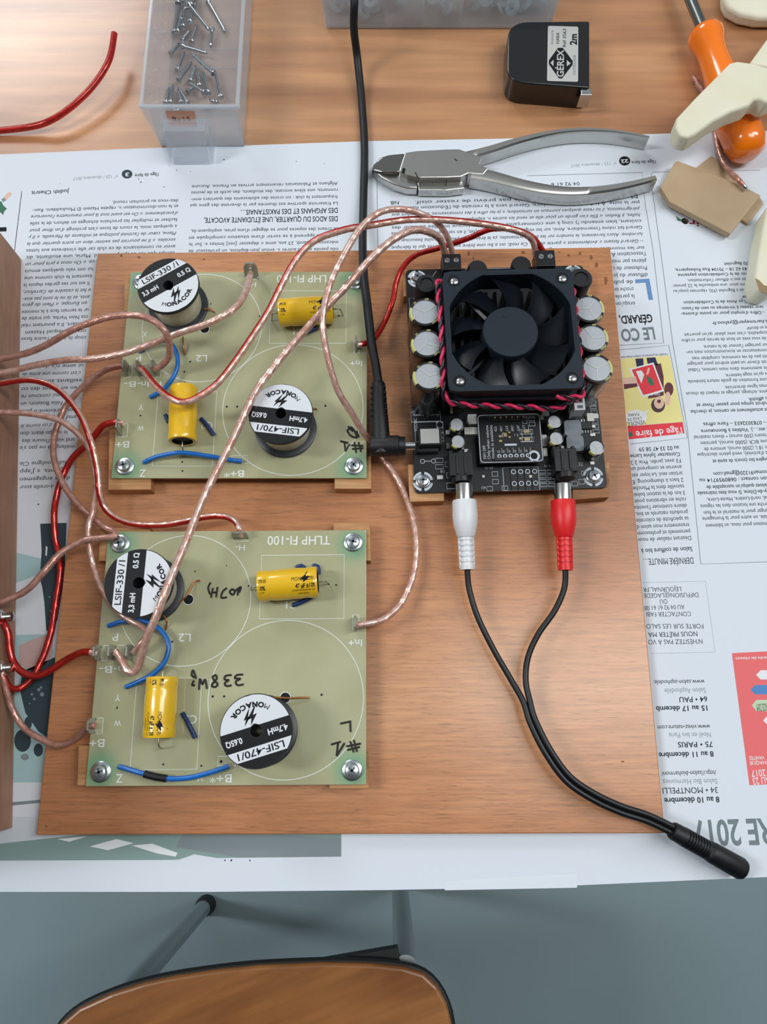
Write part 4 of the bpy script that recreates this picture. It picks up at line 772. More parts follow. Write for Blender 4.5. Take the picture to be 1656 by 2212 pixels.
for a in (40, 130, 220, 310):
    ca, sa = math.cos(math.radians(a)), math.sin(math.radians(a)); g.tube([FA(FX + 10 * ca, FY + 10 * sa, FZ0 + 1.5), FA(FX + 35.5 * ca, FY + 35.5 * sa, FZ0 + 1.5)], .0018, 6)
g.lathe([(0, 0), (.0155, 0), (.0155, .0016), (0, .0018)], FA(FX, FY, FZ0), n=40); g.build('motor_strut', M['fanblade'], fan)
for sx_, sy_ in ((-1, -1), (1, -1), (1, 1), (-1, 1)):
    x, y = FX + sx_ * 29.6, FY + sy_ * 29.6
    g = MB(); g.disc(FA(x, y), .0035, ZC + (FZ1 + .06) * .001, 0, 24); g.build('screw_hole', M['inkblack'], fan)
    g = MB(); g.lathe([(0, 0), (.0022, 0), (.0022, .0004), (.0016, .0009), (0, .0011)], FA(x + .3, y - .6, FZ1 + .1), n=18); o = g.build('fan_screw', M['nickel'], fan, smooth=40)
    v = MB(); 
# twisted fan lead: two strands round a path
def twisted(path, r_off, r_s, pitch, names, mats_):
    T = []
    for ph, nm, mt in zip((0, math.pi), names, mats_):
        out = []; d = 0.0
        for i, p in enumerate(path):
            if i: d += (p - path[i - 1]).length
            t = (path[min(i + 1, len(path) - 1)] - path[max(i - 1, 0)]).normalized(); u = Vector((0, 0, 1)); u = (u - t * u.dot(t)).normalized(); w = t.cross(u); a = ph + d / pitch * 2 * math.pi
            out.append(p + (u * math.cos(a) + w * math.sin(a)) * r_off)
        g = MB(); g.tube(out, r_s, 10); g.build(nm, M[mt], fan, smooth=60)
t = W(1251, 870, ZC + .016); q = FA.inv(t)
g = MB(); lbox(g, q[0], q[1], 6, 16, 6.2, 8.6); lbox(g, q[0], q[1], 0, 6, 4.4, 6.8); o = g.build('fan_connector', M['white'], am, bevel=.0003)
g = MB(); lbox(g, q[0] + .2, q[1] + 1.6, 16, 16.15, 3.6, 3.4); lbox(g, q[0] + .2, q[1] - 2.4, 16, 16.15, 3.0, 1.8); g.build('connector_opening', M['recess'], o)
qc = (q[0] - FX, q[1] - FY)
fx = lambda x, y, z: FA(FX + x, FY + y, z)
pth = smoothpath([fx(22, -36.6, 34), fx(32, -37, 33), fx(36.9, -34, 33), fx(37.2, -10, 34), fx(37.2, 15, 34), fx(37.2, 30, 32), fx(33, 37.4, 29), fx(0, 38, 27), fx(-33, 37.4, 29), fx(-37.4, 31, 34), fx(-37.4, 12, 38), fx(-37.5, -10, 38), fx(-37.6, -28, 36), fx(-36, -36.2, 33), fx(-28, -37.6, 29), fx(-10, -38.2, 27), fx(10, -38.6, 25), fx(25, -38.8, 22.5), fx(qc[0] - 4, qc[1] + 1.2, 19.5), fx(qc[0] - 1, qc[1] + 1.6, 17.2), fx(qc[0] + .2, qc[1] + 1.6, 15)], .0008)
twisted(pth, .00085, .00100, .0125, ('red_fan_lead', 'dark_fan_lead'), ('pink', 'purple'))
# fan connector, jack sockets and small parts
g = MB(); lbox(g, -44.6, -41.6, 0, 10.5, 12.6, 9.4); lbox(g, -46, -46.8, 0, 5, 12, 3); o = g.build('power_jack', M['black'], am, bevel=.0004)
g = MB(); lbox(g, -45.0, -41.2, 10.5, 11.0, 10.4, 8.8); g.build('jack_cover', M['dcmetal'], o, bevel=.0002)
def rca_body(x, y):
    g = MB(); lbox(g, x, y, 0, 11.5, 12.6, 13.5); lbox(g, x - 5.2, y + 7.6, 0, 9, 2, 2.4); lbox(g, x + 5.2, y + 7.6, 0, 9, 2, 2.4)
    for k in (-2.2, 2.2): lbox(g, x + k, y - .5, 11.4, 12.2, 1.3, 11)
    g.lathe([(0, 0), (.0052, 0), (.0052, .0035), (0, .0035)], FA(x, y - 6.6, 7.4), FA(0, -1, 0) - FA(0, 0, 0), 28); return g.build('rca_jack', M['black'], am, bevel=.0004)
rca_body(-28.6, -58.2); rca_body(29.4, -57.4)
# daughter board
MX, MY = .4, -42.2
g = MB(); lbox(g, MX, MY, 5.4, 6.8, 36, 29.4); o = g.build('daughter_board', M['bpcb'], am, bevel=.0002)
s = MB(); zs = ZC + .0069
AL(rrect(17.4, 14.1, 2, MX, MY), .0004, True)
for i in range(6):
    x = MX - 6.8 + i * 3.2
    s.ring2(FA(x, MY - 10.6), .0009, .0006, zs)
    AL([(x + 1.6, MY - 8.8), (x + 1.6, MY - 5.8)], .0002); AL([(x + 1.6, MY + 7.6), (x + 1.6, MY + 4.6)], .0002)
for i, t_ in enumerate(("G2", "MUT", "G3", "IN1", "G0", "G1")): AT(t_, MX - 7.2 + i * 3.2, MY + 4.2, 1.3, 3.0, math.pi / 2)
for i, t_ in enumerate(("31", "0", "3", "0", "2", "0")): AT(t_, MX - 7.8 + i * 3.2, MY - 8.6, 1.4)
AT("SW1 OFF", MX - 14.2, MY - 12, 1.6, 8, math.pi / 2); AT("Only when volume", MX - 11.9, MY - 12, 1.6, 20, math.pi / 2); AT("mode is available", MX - 9.6, MY - 12, 1.6, 20, math.pi / 2)
s.ring2(FA(MX + 12.6, MY - 11), .0026, .0013, zs); AR(MX + 9.4, MY + .8, 5.2, 6); AR(MX + 9.4, MY + 3.4, 7.2, 2.6); AR(MX + 9.4, MY - 1.2, 7.2, 2.6); AR(MX + 13, MY + 11, 3.2, 2.2); AR(MX + 13, MY + 8, 3.2, 2.2); AR(MX + 9, MY + 10.4, 2.4, 4); AT("ON", MX - 3.2, MY + .6, 1.3, 2.6, math.pi / 2); AT("1 2", MX + 2.6, MY + 1, 1.4)
AL([(MX - 3.4, MY - 4.0), (MX + 3.4, MY - 4.0)], .0012)
s.build('daughter_legend', M['bsilk'], o)
g = MB(); lbox(g, MX - 1, MY + 10.9, 6.8, 8.8, 18, 2.2); g.build('pin_header', M['black'], o); g = MB(); lbox(g, MX - 1, MY - 12.8, 6.8, 8.6, 18, 1.6); g.build('pin_header', M['black'], o)
for i in range(6):
    g = MB(); g.lathe([(0, 0), (.0006, 0), (.0006, .0022), (0, .0024)], FA(MX - 8.4 + i * 3.2, MY + 11.4, 8.4), n=8); g.build('header_pin', M['gold'], o)
g = MB(); g.disc(FA(MX - 13.4, MY + 10.6), .0023, ZC + .0069, 0, 18); g.build('board_hole', M['inkblack'], o); g = MB(); g.disc(FA(MX + 12.6, MY - 11), .0019, ZC + .0069, 0, 18); g.build('board_hole', M['inkblack'], o)
for x, y, dx, dy in ((-2.6, 1.8, 1.4, 2.2), (-5.6, 1.0, 1.6, 1.2), (-5.6, -1.8, 1.6, 1.2), (-.4, 3.2, 1.2, 1), (-.4, .4, 1.2, 1), (9.4, 3.4, 3.2, 1.6), (9.4, -1.2, 3.2, 1.6), (5.6, -.6, 1.4, 1.2)):
    g = MB(); lbox(g, MX + x, MY + y, 6.8, 7.5, dx, dy); g.build('chip_component', M['gold'], o)
for px, py, t_ in ((1233, 930, "101"), (1238, 963, "330")):
    q = AP(px, py); g = MB(); g.prism([FA(*p) for p in rrect(5, 4.8, 2.0, q[0], q[1], 3)], ZC + .0002, ZC + .0045); o = g.build('shielded_inductor', M['greyind'], am, bevel=.0003)
    s = MB(); zs = ZC + .0046; AT(t_, q[0], q[1] - .9, 2.2, 4.8, 0, 'C'); s.build('value_print', M['inkgrey'], o)
q = AP(1265, 921); g = MB(); lbox(g, q[0], q[1], .3, 2, 6, 4.4); o = g.build('driver_chip', M['black'], am, bevel=.0002)
for i in range(4):
    for k in (-1, 1): g = MB(); lbox(g, q[0] - 2.3 + i * 1.55, q[1] + k * 3.3, 0, .6, .7, 1.8); g.build('chip_pin', M['nickel'], o)
for px, py, dx, dy, h in ((1018, 912, 5, 6, 5), (1016, 935, 8, 4.4, 3.5), (967, 936, 2.6, 2.6, 2), (968, 965, 2.6, 3.4, 2), (1173, 955, 3, 7, 3), (1174, 980, 3, 5, 3), (1006, 975, 2.4, 2, 1.4), (1214, 968, 2, 2, 1.4), (1166, 905, 3, 3, 2.6), (1279, 940, 3, 1.8, 1), (1279, 922, 3, 1.8, 1), (1284, 900, 4, 3, 1), (950, 1032, 3.4, 2.4, 1), (1272, 905, 4, 5, 3), (1177, 895, 4, 3, 1.5), (1043, 1030, 1.6, 1.6, 1), (1145, 1030, 1.6, 1.6, 1), (1278, 1001, 2.4, 2, 1)):
    q = AP(px, py); g = MB(); lbox(g, q[0], q[1], 0, h, dx, dy); g.build('chip_component', M['silver'], am, bevel=.0002)
g = MB(); lbox(g, -31.5, -22, 4, 5, 1.4, 7); g.build('sink_clip', M['copperdark'], am)

#@@WIRES
# ------------------------------------------------------------------ speaker wires
GW = 'stripped speaker wires between the boards'
def wire(pts, label, kind='clear', r=.0019, group=GW, bare=(0, 0)):
    """stranded copper core inside clear or red-striped insulation; bare = metres of bare end"""
    P = wpath(pts, .0014); root = empty('speaker_wire', P[0], label, 'wire', group)
    core = MB(); core.tube(P, r * .93, 24, lobes=8, depth=.22, twist=900)
    core.build('copper_core', M['copperdark'] if kind == 'dark' else M['copper'], root, smooth=50)
    n0 = int(bare[0] / .0014); n1 = len(P) - int(bare[1] / .0014); Q = P[n0:n1]
    sh = MB()
    if kind == 'red': sec = lambda k, n: 1
    elif kind == 'half': sec = lambda k, n: 1 if n * .14 < k < n * .32 else 0
    elif kind == 'left': sec = lambda k, n: 1 if n * .60 < k < n * .92 else 0
    else: sec = lambda k, n: 0
    sh.tube(Q, r, 14, sector=sec); sh.build('clear_insulation', [M['insul'], M['redclear']], root, smooth=60)
    return root
wire([(962, 556, 22.6), (952, 520, 35), (930, 503, 44), (893, 497, 50), (850, 517, 54), (800, 560, 55), (745, 622, 52), (700, 668, 50), (640, 735, 46), (590, 795, 44), (550, 850, 44), (500, 955, 42), (440, 1075, 40), (400, 1175, 40), (360, 1270, 42.5), (340, 1325, 41), (318, 1375, 37), (304, 1420, 31), (292, 1450, 27), (275, 1448, 26), (262, 1425, 25), (250, 1408, 22.5)], 'long straight copper wire running from the amplifier diagonally down across both crossover boards', r=.0022, bare=(.004, .014))
wire([(979, 556, 22.6), (967, 515, 34), (942, 480, 44), (895, 457, 52), (850, 452, 56), (812, 463, 59), (775, 497, 61), (735, 565, 61), (710, 622, 61), (697, 690, 59), (705, 760, 53), (728, 840, 44), (758, 890, 35), (783, 932, 24), (806, 962, 11.6), (832, 995, 10.4), (865, 1048, 10), (889, 1110, 12), (899, 1175, 13), (893, 1240, 13), (868, 1300, 15), (832, 1335, 19), (800, 1346, 22), (769, 1350, 22.4)], 'copper wire arcing highest, passing under the black plug to the front board right edge', bare=(.004, .009))
wire([(1156, 556, 22.6), (1150, 520, 33), (1120, 500, 40), (1055, 486, 44), (965, 476, 46), (880, 475, 48), (800, 487, 50), (742, 497, 50), (680, 520, 48), (640, 560, 46), (610, 612, 45), (580, 672, 44), (548, 722, 43), (512, 775, 42), (470, 828, 41), (430, 857, 41), (398, 869, 41), (368, 860, 40), (335, 832, 34), (312, 803, 26), (302, 796, 23)], 'red-sided copper wire from the right amplifier terminal, looping over the upright yellow capacitor', 'half', r=.0020, bare=(.003, .0))
wire([(1178, 552, 22.6), (1150, 513, 32), (1110, 496, 34), (1060, 495, 33), (1010, 515, 29), (950, 535, 25), (900, 550, 21), (870, 577, 17), (855, 612, 14), (848, 650, 12.5), (832, 692, 12.5), (812, 726, 16), (792, 741, 20.5), (770, 745, 22)], 'red-striped wire curving down between the rear crossover board and the amplifier', 'red', r=.0017, bare=(.003, .004))
wire([(541, 590, 23), (530, 632, 36), (505, 667, 42), (450, 698, 44), (380, 722, 44), (320, 745, 42), (265, 764, 39), (200, 775, 36), (140, 778, 33), (80, 788, 31), (30, 800, 30), (-30, 812, 32)], 'pale copper wire running left from the top tab of the rear board', r=.0020, bare=(.008, 0))
wire([(334, 797, 23), (350, 789, 27), (366, 765, 35), (360, 722, 49), (330, 692, 52), (290, 681, 52), (240, 684, 48), (195, 697, 44), (150, 716, 40), (100, 745, 36), (50, 765, 33), (-30, 780, 34)], 'dark copper wire humped over the left plywood edge, ending beside the blue jumper', 'dark', r=.0020, bare=(.004, 0))
wire([(271, 790, 22.5), (250, 793, 21), (225, 801, 19), (190, 826, 16.5), (160, 855, 15), (138, 885, 14), (122, 925, 14), (115, 965, 14), (120, 1005, 15), (140, 1052, 15), (165, 1085, 14), (192, 1112, 14.8), (225, 1138, 19), (246, 1149, 20.5), (246, 1158, 22), (222, 1162, 23), (180, 1168, 24), (130, 1196, 26), (95, 1235, 28), (50, 1280, 28), (-30, 1312, 30)], 'brown copper wire bulging left over the plywood edge and doubling back at the front board', 'dark', bare=(.009, 0))
wire([(287, 1410, 22.5), (304, 1390, 25), (317, 1368, 25), (304, 1352, 22.6), (268, 1332, 21), (238, 1300, 21), (218, 1268, 19.5), (203, 1230, 19), (194, 1190, 20), (190, 1150, 20.5), (193, 1128, 20.5), (200, 1105, 20), (206, 1070, 19), (207, 1040, 19), (204, 1012, 20), (196, 978, 22), (180, 950, 24), (158, 928, 25), (127, 908, 26), (80, 896, 28), (30, 891, 30), (-30, 890, 32)], 'pale pinkish wire dropping along the plywood edge and passing beside the front board coil', r=.0018, bare=(.004, 0))
wire([(521, 1158, 21), (518, 1143, 24), (505, 1124, 22), (480, 1115, 19), (440, 1117, 18), (400, 1126, 18), (350, 1134, 18), (290, 1132, 18), (250, 1118, 19), (225, 1095, 21), (214, 1060, 24.6), (211, 1020, 26), (203, 980, 28), (192, 940, 30), (175, 900, 31), (150, 865, 31), (120, 838, 31), (80, 823, 31), (40, 822, 32), (-30, 834, 33)], 'red and clear S-shaped wire from the left edge to the front board top tab', 'left', r=.0018, bare=(.008, 0))
wire([(267, 914, 22.5), (245, 912, 22), (222, 920, 20), (205, 940, 16.5), (185, 963, 13), (160, 985, 11), (143, 1012, 9.4), (130, 1042, 9.2), (121, 1078, 8.6), (117, 1110, 7), (119, 1160, 5), (127, 1200, 3.6), (129, 1240, 3.2), (122, 1290, 3.2), (116, 1330, 3.4), (111, 1362, 4), (100, 1400, 5.4), (88, 1430, 7), (70, 1464, 8), (44, 1486, 10), (20, 1484, 14), (4, 1452, 17)], 'deep red wire from the rear board running down over newspaper beside the plywood edge', 'red', r=.0018, bare=(.003, .003))
wire([(3, 1336, 16.5), (9, 1347, 19), (18, 1370, 18), (21, 1400, 17), (29, 1430, 16), (50, 1453, 15.5), (80, 1460, 14.8), (110, 1447, 14.5), (142, 1426, 16), (174, 1410, 21), (196, 1409, 23), (210, 1412, 22.5)], 'dark red U-shaped wire joining the speaker box terminal to the front board', 'red', r=.0019, bare=(.003, .003))
wire([(207, 1569, 22.5), (194, 1569, 22.5), (178, 1582, 19), (158, 1599, 13), (125, 1610, 11), (90, 1597, 10), (52, 1572, 10), (27, 1532, 12), (14, 1492, 15), (6, 1456, 17)], 'short brown wire curling from the front board bottom left tab to the speaker box', 'dark', r=.0018, bare=(.005, .003))
# loose wire on the bare wood
P = wpath([(247, 72, 16), (236, 128, 14), (205, 180, 12), (160, 226, 10), (110, 260, 8), (60, 275, 5), (-40, 286, 3)], .0015)
root = empty('speaker_wire', P[0], 'loose red-brown wire curving up over the shiny bare wood at the top left', 'wire')
g = MB(); g.tube(P, .0015, 20, lobes=8, depth=.2, twist=900); g.build('copper_core', M['copperdark'], root, smooth=50); g = MB(); g.tube(P, .0021, 14); g.build('red_insulation', M['redclear'], root, smooth=60)

# ------------------------------------------------------------------ power lead with angled plug
pc = empty('power_lead', W(818, 890, .024), 'thick black power cable from the top edge to an angled plug at the amplifier', 'cable')
g = MB(); g.tube(wpath([(748, -345, 3.4), (750, -315, 14), (753, -268, 40), (756, -225, 45), (760, -120, 45), (762, -60, 44), (765, 0, 40), (764, 60, 27), (772, 130, 11), (781, 220, 3.6), (787, 320, 3.8), (785, 420, 4.2), (783, 530, 12), (786, 600, 20), (793, 660, 23), (802, 740, 25.2), (811, 790, 25.4), (817, 832, 25)], .0015), .0026, 16); g.build('cable', M['blacksoft'], pc, smooth=60)
zp = .0240; a = W(816, 826, zp + .001); b = W(822, 963, zp); d = (b - a).normalized(); L = (b - a).length
g = MB(); g.lathe([(0, 0), (.0034, 0), (.0040, .0010), (.0042, .004), (.0056, L), (.0050, L + .005), (0, L + .0055)], a, d, 28)
b2 = W(798, 964, zp); e2 = W(875, 963, zp); dx = (e2 - b2).normalized(); LL = (e2 - b2).length
g.lathe([(0, 0), (.0050, .0002), (.0060, .0016), (.0060, LL * .80), (.0053, LL * .84), (.0052, LL), (0, LL)], b2, dx, 28); g.build('plug_body', M['blacksoft'], pc, smooth=40)
g = MB()
for i in range(6):
    for k in (-1, 1):
        c = a + d * (.0042 + i * .0034); rr = .0040 + .0016 * (.0042 + i * .0034) / L; side = Vector((-d.y, d.x, 0)) * k
        g.box(c + side * rr * .72 + Vector((0, 0, rr * .62)), (.0026, .0007, .0014), math.atan2(d.y, d.x) + math.pi / 2)
g.build('relief_groove', M['inkblack'], pc)
g = MB(); g.cyl(e2 - dx * .001, e2 + dx * .0055, .00275, n=20); g.build('plug_barrel', M['nickel'], pc, smooth=40)

# ------------------------------------------------------------------ audio Y lead
au = empty('audio_cable', W(1135, 1520, .015), 'black Y-shaped audio cable with one white and one red plug in the amplifier', 'cable')
def rca_plug(x0, y0, x1, y1, m, nm):
    a, b = W(x0, y0, .0243), W(x1, y1, .0205); d = (b - a).normalized(); L = (b - a).length
    g = MB(); g.lathe([(0, 0), (.0047, 0), (.0048, .0006), (.0048, .0098), (0, .0098)], a, d, 28); rg = g.build('plug_shell', M['nickel'], au, smooth=40)
    b0 = .0092; mid = .0335
    g = MB(); g.lathe([(0, b0), (.0064, b0), (.0067, b0 + .0005), (.0068, b0 + .006), (.0070, b0 + .0085), (.0066, b0 + .0130), (.0052, b0 + .0190), (.0044, b0 + .0205), (.0035, b0 + .0206), (.0035, L - .0016), (.0039, L - .0015), (.0039, L), (0, L)], a, d, 32); o = g.build(nm, M[m], au, smooth=40)
    g = MB(); n = 6; s0 = b0 + .0215; ang = math.atan2(d.y, d.x)
    for i in range(n):
        c = s0 + (L - .002 - s0) * i / (n - 1) ; g.lathe([(.0034, c - .0008), (.0042 - .0002 * i / n, c - .0007), (.0042 - .0002 * i / n, c + .0007), (.0034, c + .0008)], a, d, 20)
    side = Vector((-d.y, d.x, 0)); up = side.cross(d); up = up if up.z > 0 else -up
    for k in (-1, 0, 1):
        p0 = a + d * (s0 - .001) + (side * .0036 * k if k else up * .0032); p1 = a + d * (L - .001) + (side * .0034 * k if k else up * .003)
        if k: g.cyl(p0, p1, .0009, n=8)
        else: g.cyl(p0 - side * .0013, p1 - side * .0012, .0005, n=8); g.cyl(p0 + side * .0013, p1 + side * .0012, .0005, n=8)
    g.build('strain_relief', M[m], o, smooth=40)
    return b
eW = rca_plug(1001, 1046, 1009, 1231, 'white', 'white_plug_grip'); eR = rca_plug(1214, 1046, 1221, 1232, 'red', 'red_plug_grip')
j = [(1150, 1558, 19), (1182, 1622, 20), (1226, 1682, 20), (1282, 1721, 19), (1340, 1748, 17), (1400, 1768, 15), (1464, 1799, 12.5)]
mid = [Wm(*p) for p in j]
def off(k):
    out = []
    for i, p in enumerate(mid):
        t = (mid[min(i + 1, len(mid) - 1)] - mid[max(i - 1, 0)]).normalized(); out.append(p + Vector((-t.y, t.x, 0)) * .00155 * k)
    return out
pw_ = [eW] + [Wm(*p) for p in ((1013, 1272, 18.5), (1031, 1332, 17.5), (1065, 1402, 17), (1103, 1468, 17), (1130, 1516, 18))] + off(-1)
pr_ = [eR] + [Wm(*p) for p in ((1218, 1272, 18.5), (1197, 1320, 18), (1162, 1370, 17.5), (1140, 1420, 17), (1135, 1470, 17), (1144, 1515, 18))] + off(1)
for q in (pw_, pr_): g = MB(); g.tube(smoothpath(q, .0016), .0016, 14); g.build('cord', M['black'], au, smooth=60)
a, b = W(1450, 1793, .0125), W(1606, 1880, .0068); d = (b - a).normalized(); L = (b - a).length
prof = [(0, 0), (.0040, 0), (.0045, .0010), (.0046, .006)]
for i in range(9): t = .0065 + i * .0016; prof += [(.0048, t), (.0048, t + .0008), (.0043, t + .0009), (.0043, t + .0015)]
prof += [(.0050, .0215), (.0053, .024), (.0055, L - .0022), (.0048, L - .0004), (.0030, L), (0, L)]
g = MB(); g.lathe(prof, a, d, 32); g.build('jack_socket', M['blacksoft'], au, smooth=40)

#@@SPEAKER
# ------------------------------------------------------------------ speaker box at the left edge
A0, A1 = W(47, 560, ZP), W(28, 1788, ZP); d = (A1 - A0).normalized(); nrm = Vector((d.y, -d.x, 0)); nrm = nrm if nrm.x < 0 else -nrm
sp = empty('speaker_box', A0 + (A1 - A0) / 2, 'wooden speaker box cut off by the left edge, beside the plywood', 'speaker')
g = MB(); g.prism([A0, A1, A1 + nrm * .22, A0 + nrm * .22], ZP + .0001, .105); g.build('cabinet', M['speaker'], sp, bevel=.0008)
def on_face(px, py):
    c, s = math.cos(TILT), math.sin(TILT); u, v = (px - CX) / F_PX, (CY - py) / F_PX; dd = Vector((u, v * c + s, v * s - c)); o_ = Vector((0, 0, CAM_H)); t = (A0 - o_).dot(nrm) / dd.dot(nrm); return o_ + dd * t
for px, py in ((0, 1334), (0, 1444)):
    c = on_face(px, py); g = MB(); g.lathe([(0, -.0005), (.0042, -.0004), (.0042, .0008), (.0016, .0009), (.0016, .0042), (.0026, .0044), (.0026, .0068), (0, .0072)], c, -nrm, 18); o = g.build('binding_post', M['nickel'], sp, smooth=40)
    g = MB(); g.box(c + Vector((0, 0, .0045)) - nrm * .0030, (.0026, .0034, .0052), 0.1); g.build('solder_lug', M['solder'], o, bevel=.0003)

#@@TOOLS
# ------------------------------------------------------------------ tray of screws
def wall(g, a, b, z0, z1, t, lean=0.0, mi=0):
    """upright panel from a to b (xy), thickness t; lean moves the top outward (to the right of a->b)"""
    a, b = Vector((a[0], a[1], 0)), Vector((b[0], b[1], 0)); d = (b - a).normalized(); q = Vector((d.y, -d.x, 0)); A = [a, b, b - q * t, a - q * t]
    g.loft([p + Vector((0, 0, z0)) for p in A], [p + q * lean + Vector((0, 0, z1)) for p in A], mi)
tr = empty('screw_tray', (-.123, .43, 0), 'clear plastic tray of small screws with an orange sticker on its front', 'tray')
xl, xr, yf, yb = -.1475, -.0925, .3670, .53; lx = .0040
g = MB(); g.box(((xl + xr) / 2, (yf + yb) / 2, .0013), (xr - xl, yb - yf, .0014))
wall(g, (xr, yf), (xr, yb), .0006, .032, .0013, .0014); wall(g, (xl, yb), (xl, yf), .0006, .032, .0013, lx); wall(g, (xl, yf), (xr, yf), .0006, .032, .0013, -.0030); wall(g, (xr, yb), (xl, yb), .0006, .032, .0013, .001)
for y in (.392, .430, .446): g.box(((xl + xr) / 2, y, .0022), (xr - xl - .006, .0006, .0006))
g.build('tray_body', M['tray'], tr, bevel=.0004)
g = MB(); xl2, xr2, yf2 = xl - lx, xr + .0014, yf + .003
for c, dd in ((((xl2 + xr2) / 2, yf2, .0322), (xr2 - xl2 + .003, .0026, .0016)), ((xl2, (yf2 + yb) / 2, .0322), (.0024, yb - yf2, .0016)), ((xr2 - .0002, (yf2 + yb) / 2, .0322), (.0026, yb - yf2, .0016))): g.box(c, dd)
g.build('rim', M['trayrim'], tr, bevel=.0005)
h0 = [W(371, 276, .020), W(463, 276, .020), W(460, 345, .012), W(378, 340, .012)]
g = MB(); prof = [(0, .0235), (.0035, .0245), (.0085, .0225), (.0125, .0165), (.0150, .0075), (.0158, .0020)]
for i in range(len(prof) - 1):
    (d0, z0), (d1, z1) = prof[i], prof[i + 1]; x0 = -.1400 + .0006 * i; x1 = -.1125 - .0004 * i
    y0_, y1_ = yf + .0015 - d0, yf + .0015 - d1
    for (xa, xb) in ((x0, x1),): g.add([(xa, y0_, z0), (xb, y0_, z0), (xb, y1_, z1), (xa, y1_, z1), (xa, y0_ , z0 - .0012), (xb, y0_, z0 - .0012), (xb, y1_ + .001, z1 - .0004), (xa, y1_ + .001, z1 - .0004)], [(0, 3, 2, 1), (4, 5, 6, 7), (0, 1, 5, 4), (2, 3, 7, 6), (1, 2, 6, 5), (3, 0, 4, 7)])
for x in (-.1400, -.1123):
    g.add([(x, yf, .0225), (x, yf - .0075, .0215), (x, yf - .0140, .0030), (x, yf, .0030), (x + .001, yf, .0225), (x + .001, yf - .0075, .0215), (x + .001, yf - .0140, .0030), (x + .001, yf, .0030)], [(0, 1, 2, 3), (7, 6, 5, 4), (0, 4, 5, 1), (1, 5, 6, 2), (2, 6, 7, 3), (3, 7, 4, 0)])
g.build('finger_pull', M['tray'], tr)
# sticker on the front wall (the wall leans inward towards its top)
def fw(x, z): return Vector((x, yf + .003 * (z - .0006) / .0314 - .0002, z))
g = MB(); g.add([fw(-.1372, .0290), fw(-.1188, .0288), fw(-.1198, .0170), fw(-.1378, .0172)][::-1], [(0, 1, 2, 3)]); o = g.build('sticker', M['sticker'], tr)
g = MB(); g.text("8x15", lambda u, v: fw(-.1344 + u, .0212 + v) + Vector((0, -.0002, 0)), height=.0036, width=.0115, bold=-.005); g.build('handwriting', M['pen'], o)
GS = 'small screws in the clear tray'
def tray_screw(h, t, zh, zt, label):
    a, b = W(*h, zh * .001), W(*t, zt * .001); d = (b - a).normalized(); L = (b - a).length; g = MB()
    prof = [(0, .0007), (.0010, .0003), (.0019, 0), (.0021, .0004), (.0012, .0020), (.0009, .0026)]; n = max(4, int((L - .0052) / .0009))
    for i in range(n): c = .0030 + (L - .0052) * i / n; prof += [(.00085, c), (.00122, c + .00035)]
    prof += [(.0009, L - .0020), (0, L)]
    g.lathe(prof, a, d, 10); o = g.build('wood_screw', M['steel'], None, smooth=35, origin=a); tag(o, label, 'screw', GS); return o
PL = 'small zinc screw lying in the jumbled pile inside the clear tray'
SCR = [((449, 3), (487, 71), 3.6, 3.2, 'upper zinc screw lying apart from the pile near the right wall of the tray'), ((458, 61), (455, 104), 5, 3.2, 'lower short-looking zinc screw lying apart between pile and right wall of the tray'),
       ((376, 71), (387, 7), 6, 4, PL), ((383, 70), (396, 20), 8, 6, PL), ((395, 59), (400, 17), 9, 8, PL), ((410, 49), (411, 25), 10, 9, PL), ((407, 9), (453, 68), 12, 8, PL), ((414, 92), (427, 52), 8, 6, PL), ((368, 116), (388, 92), 5, 4, PL), ((393, 88), (413, 64), 7, 5, PL), ((393, 99), (450, 116), 9, 7, PL),
       ((383, 152), (399, 111), 5, 4, PL), ((461, 159), (411, 115), 7, 9, PL), ((385, 173), (415, 132), 6, 5, PL), ((411, 176), (423, 140), 5, 4, PL), ((431, 187), (427, 151), 5, 4, PL), ((450, 202), (437, 152), 6, 5, PL), ((477, 211), (462, 148), 6, 5, 'zinc screw standing nearest the right wall at the front of the tray'), ((441, 200), (404, 176), 8, 9, PL), ((404, 198), (424, 186), 5, 4, PL),
       ((358, 223), (366, 187), 5, 4, PL), ((368, 223), (374, 180), 6, 5, PL), ((405, 223), (383, 187), 5, 4, PL), ((392, 223), (383, 196), 7, 6, PL), ((470, 222), (450, 214), 4, 4, PL), ((384, 8), (392, -40), 5, 4, PL), ((398, 6), (402, -40), 7, 6, PL), ((412, 12), (416, -36), 8, 6, PL), ((420, 30), (425, -16), 6, 5, PL), ((404, 22), (396, -22), 10, 8, PL), ((376, 240), (400, 232), 4, 4, PL), ((440, 232), (462, 226), 4, 4, PL), ((390, 44), (404, 8), 6, 4, PL)]
for s_ in SCR: tray_screw(*s_)

# ------------------------------------------------------------------ compartment box of nylon washers
bx = empty('parts_box', (.037, .50, 0), 'clear compartment box of translucent washers at the top edge behind the tape measure', 'box')
x0, x1, y0, y1 = -.0400, .1160, .4645, .545
g = MB(); g.box(((x0 + x1) / 2, (y0 + y1) / 2, .0022), (x1 - x0, y1 - y0, .0016)); wall(g, (x0, y0), (x1, y0), .0014, .036, .0013, .001); wall(g, (x1, y0), (x1, y1), .0014, .036, .0013, .003); wall(g, (x1, y1), (x0, y1), .0014, .036, .0013, .001); wall(g, (x0, y1), (x0, y0), .0014, .036, .0013, .003); g.build('box_body', M['tray'], bx, bevel=.0005)
for x in (.0005, .0270, .0530): g = MB(); g.box((x, (y0 + y1) / 2, .018), (.0016, y1 - y0 - .003, .030)); g.build('divider', M['trayrim'], bx)
GN = 'translucent nylon washers in the compartment box'; rnd = random.Random(11)
proto = None; spots = []
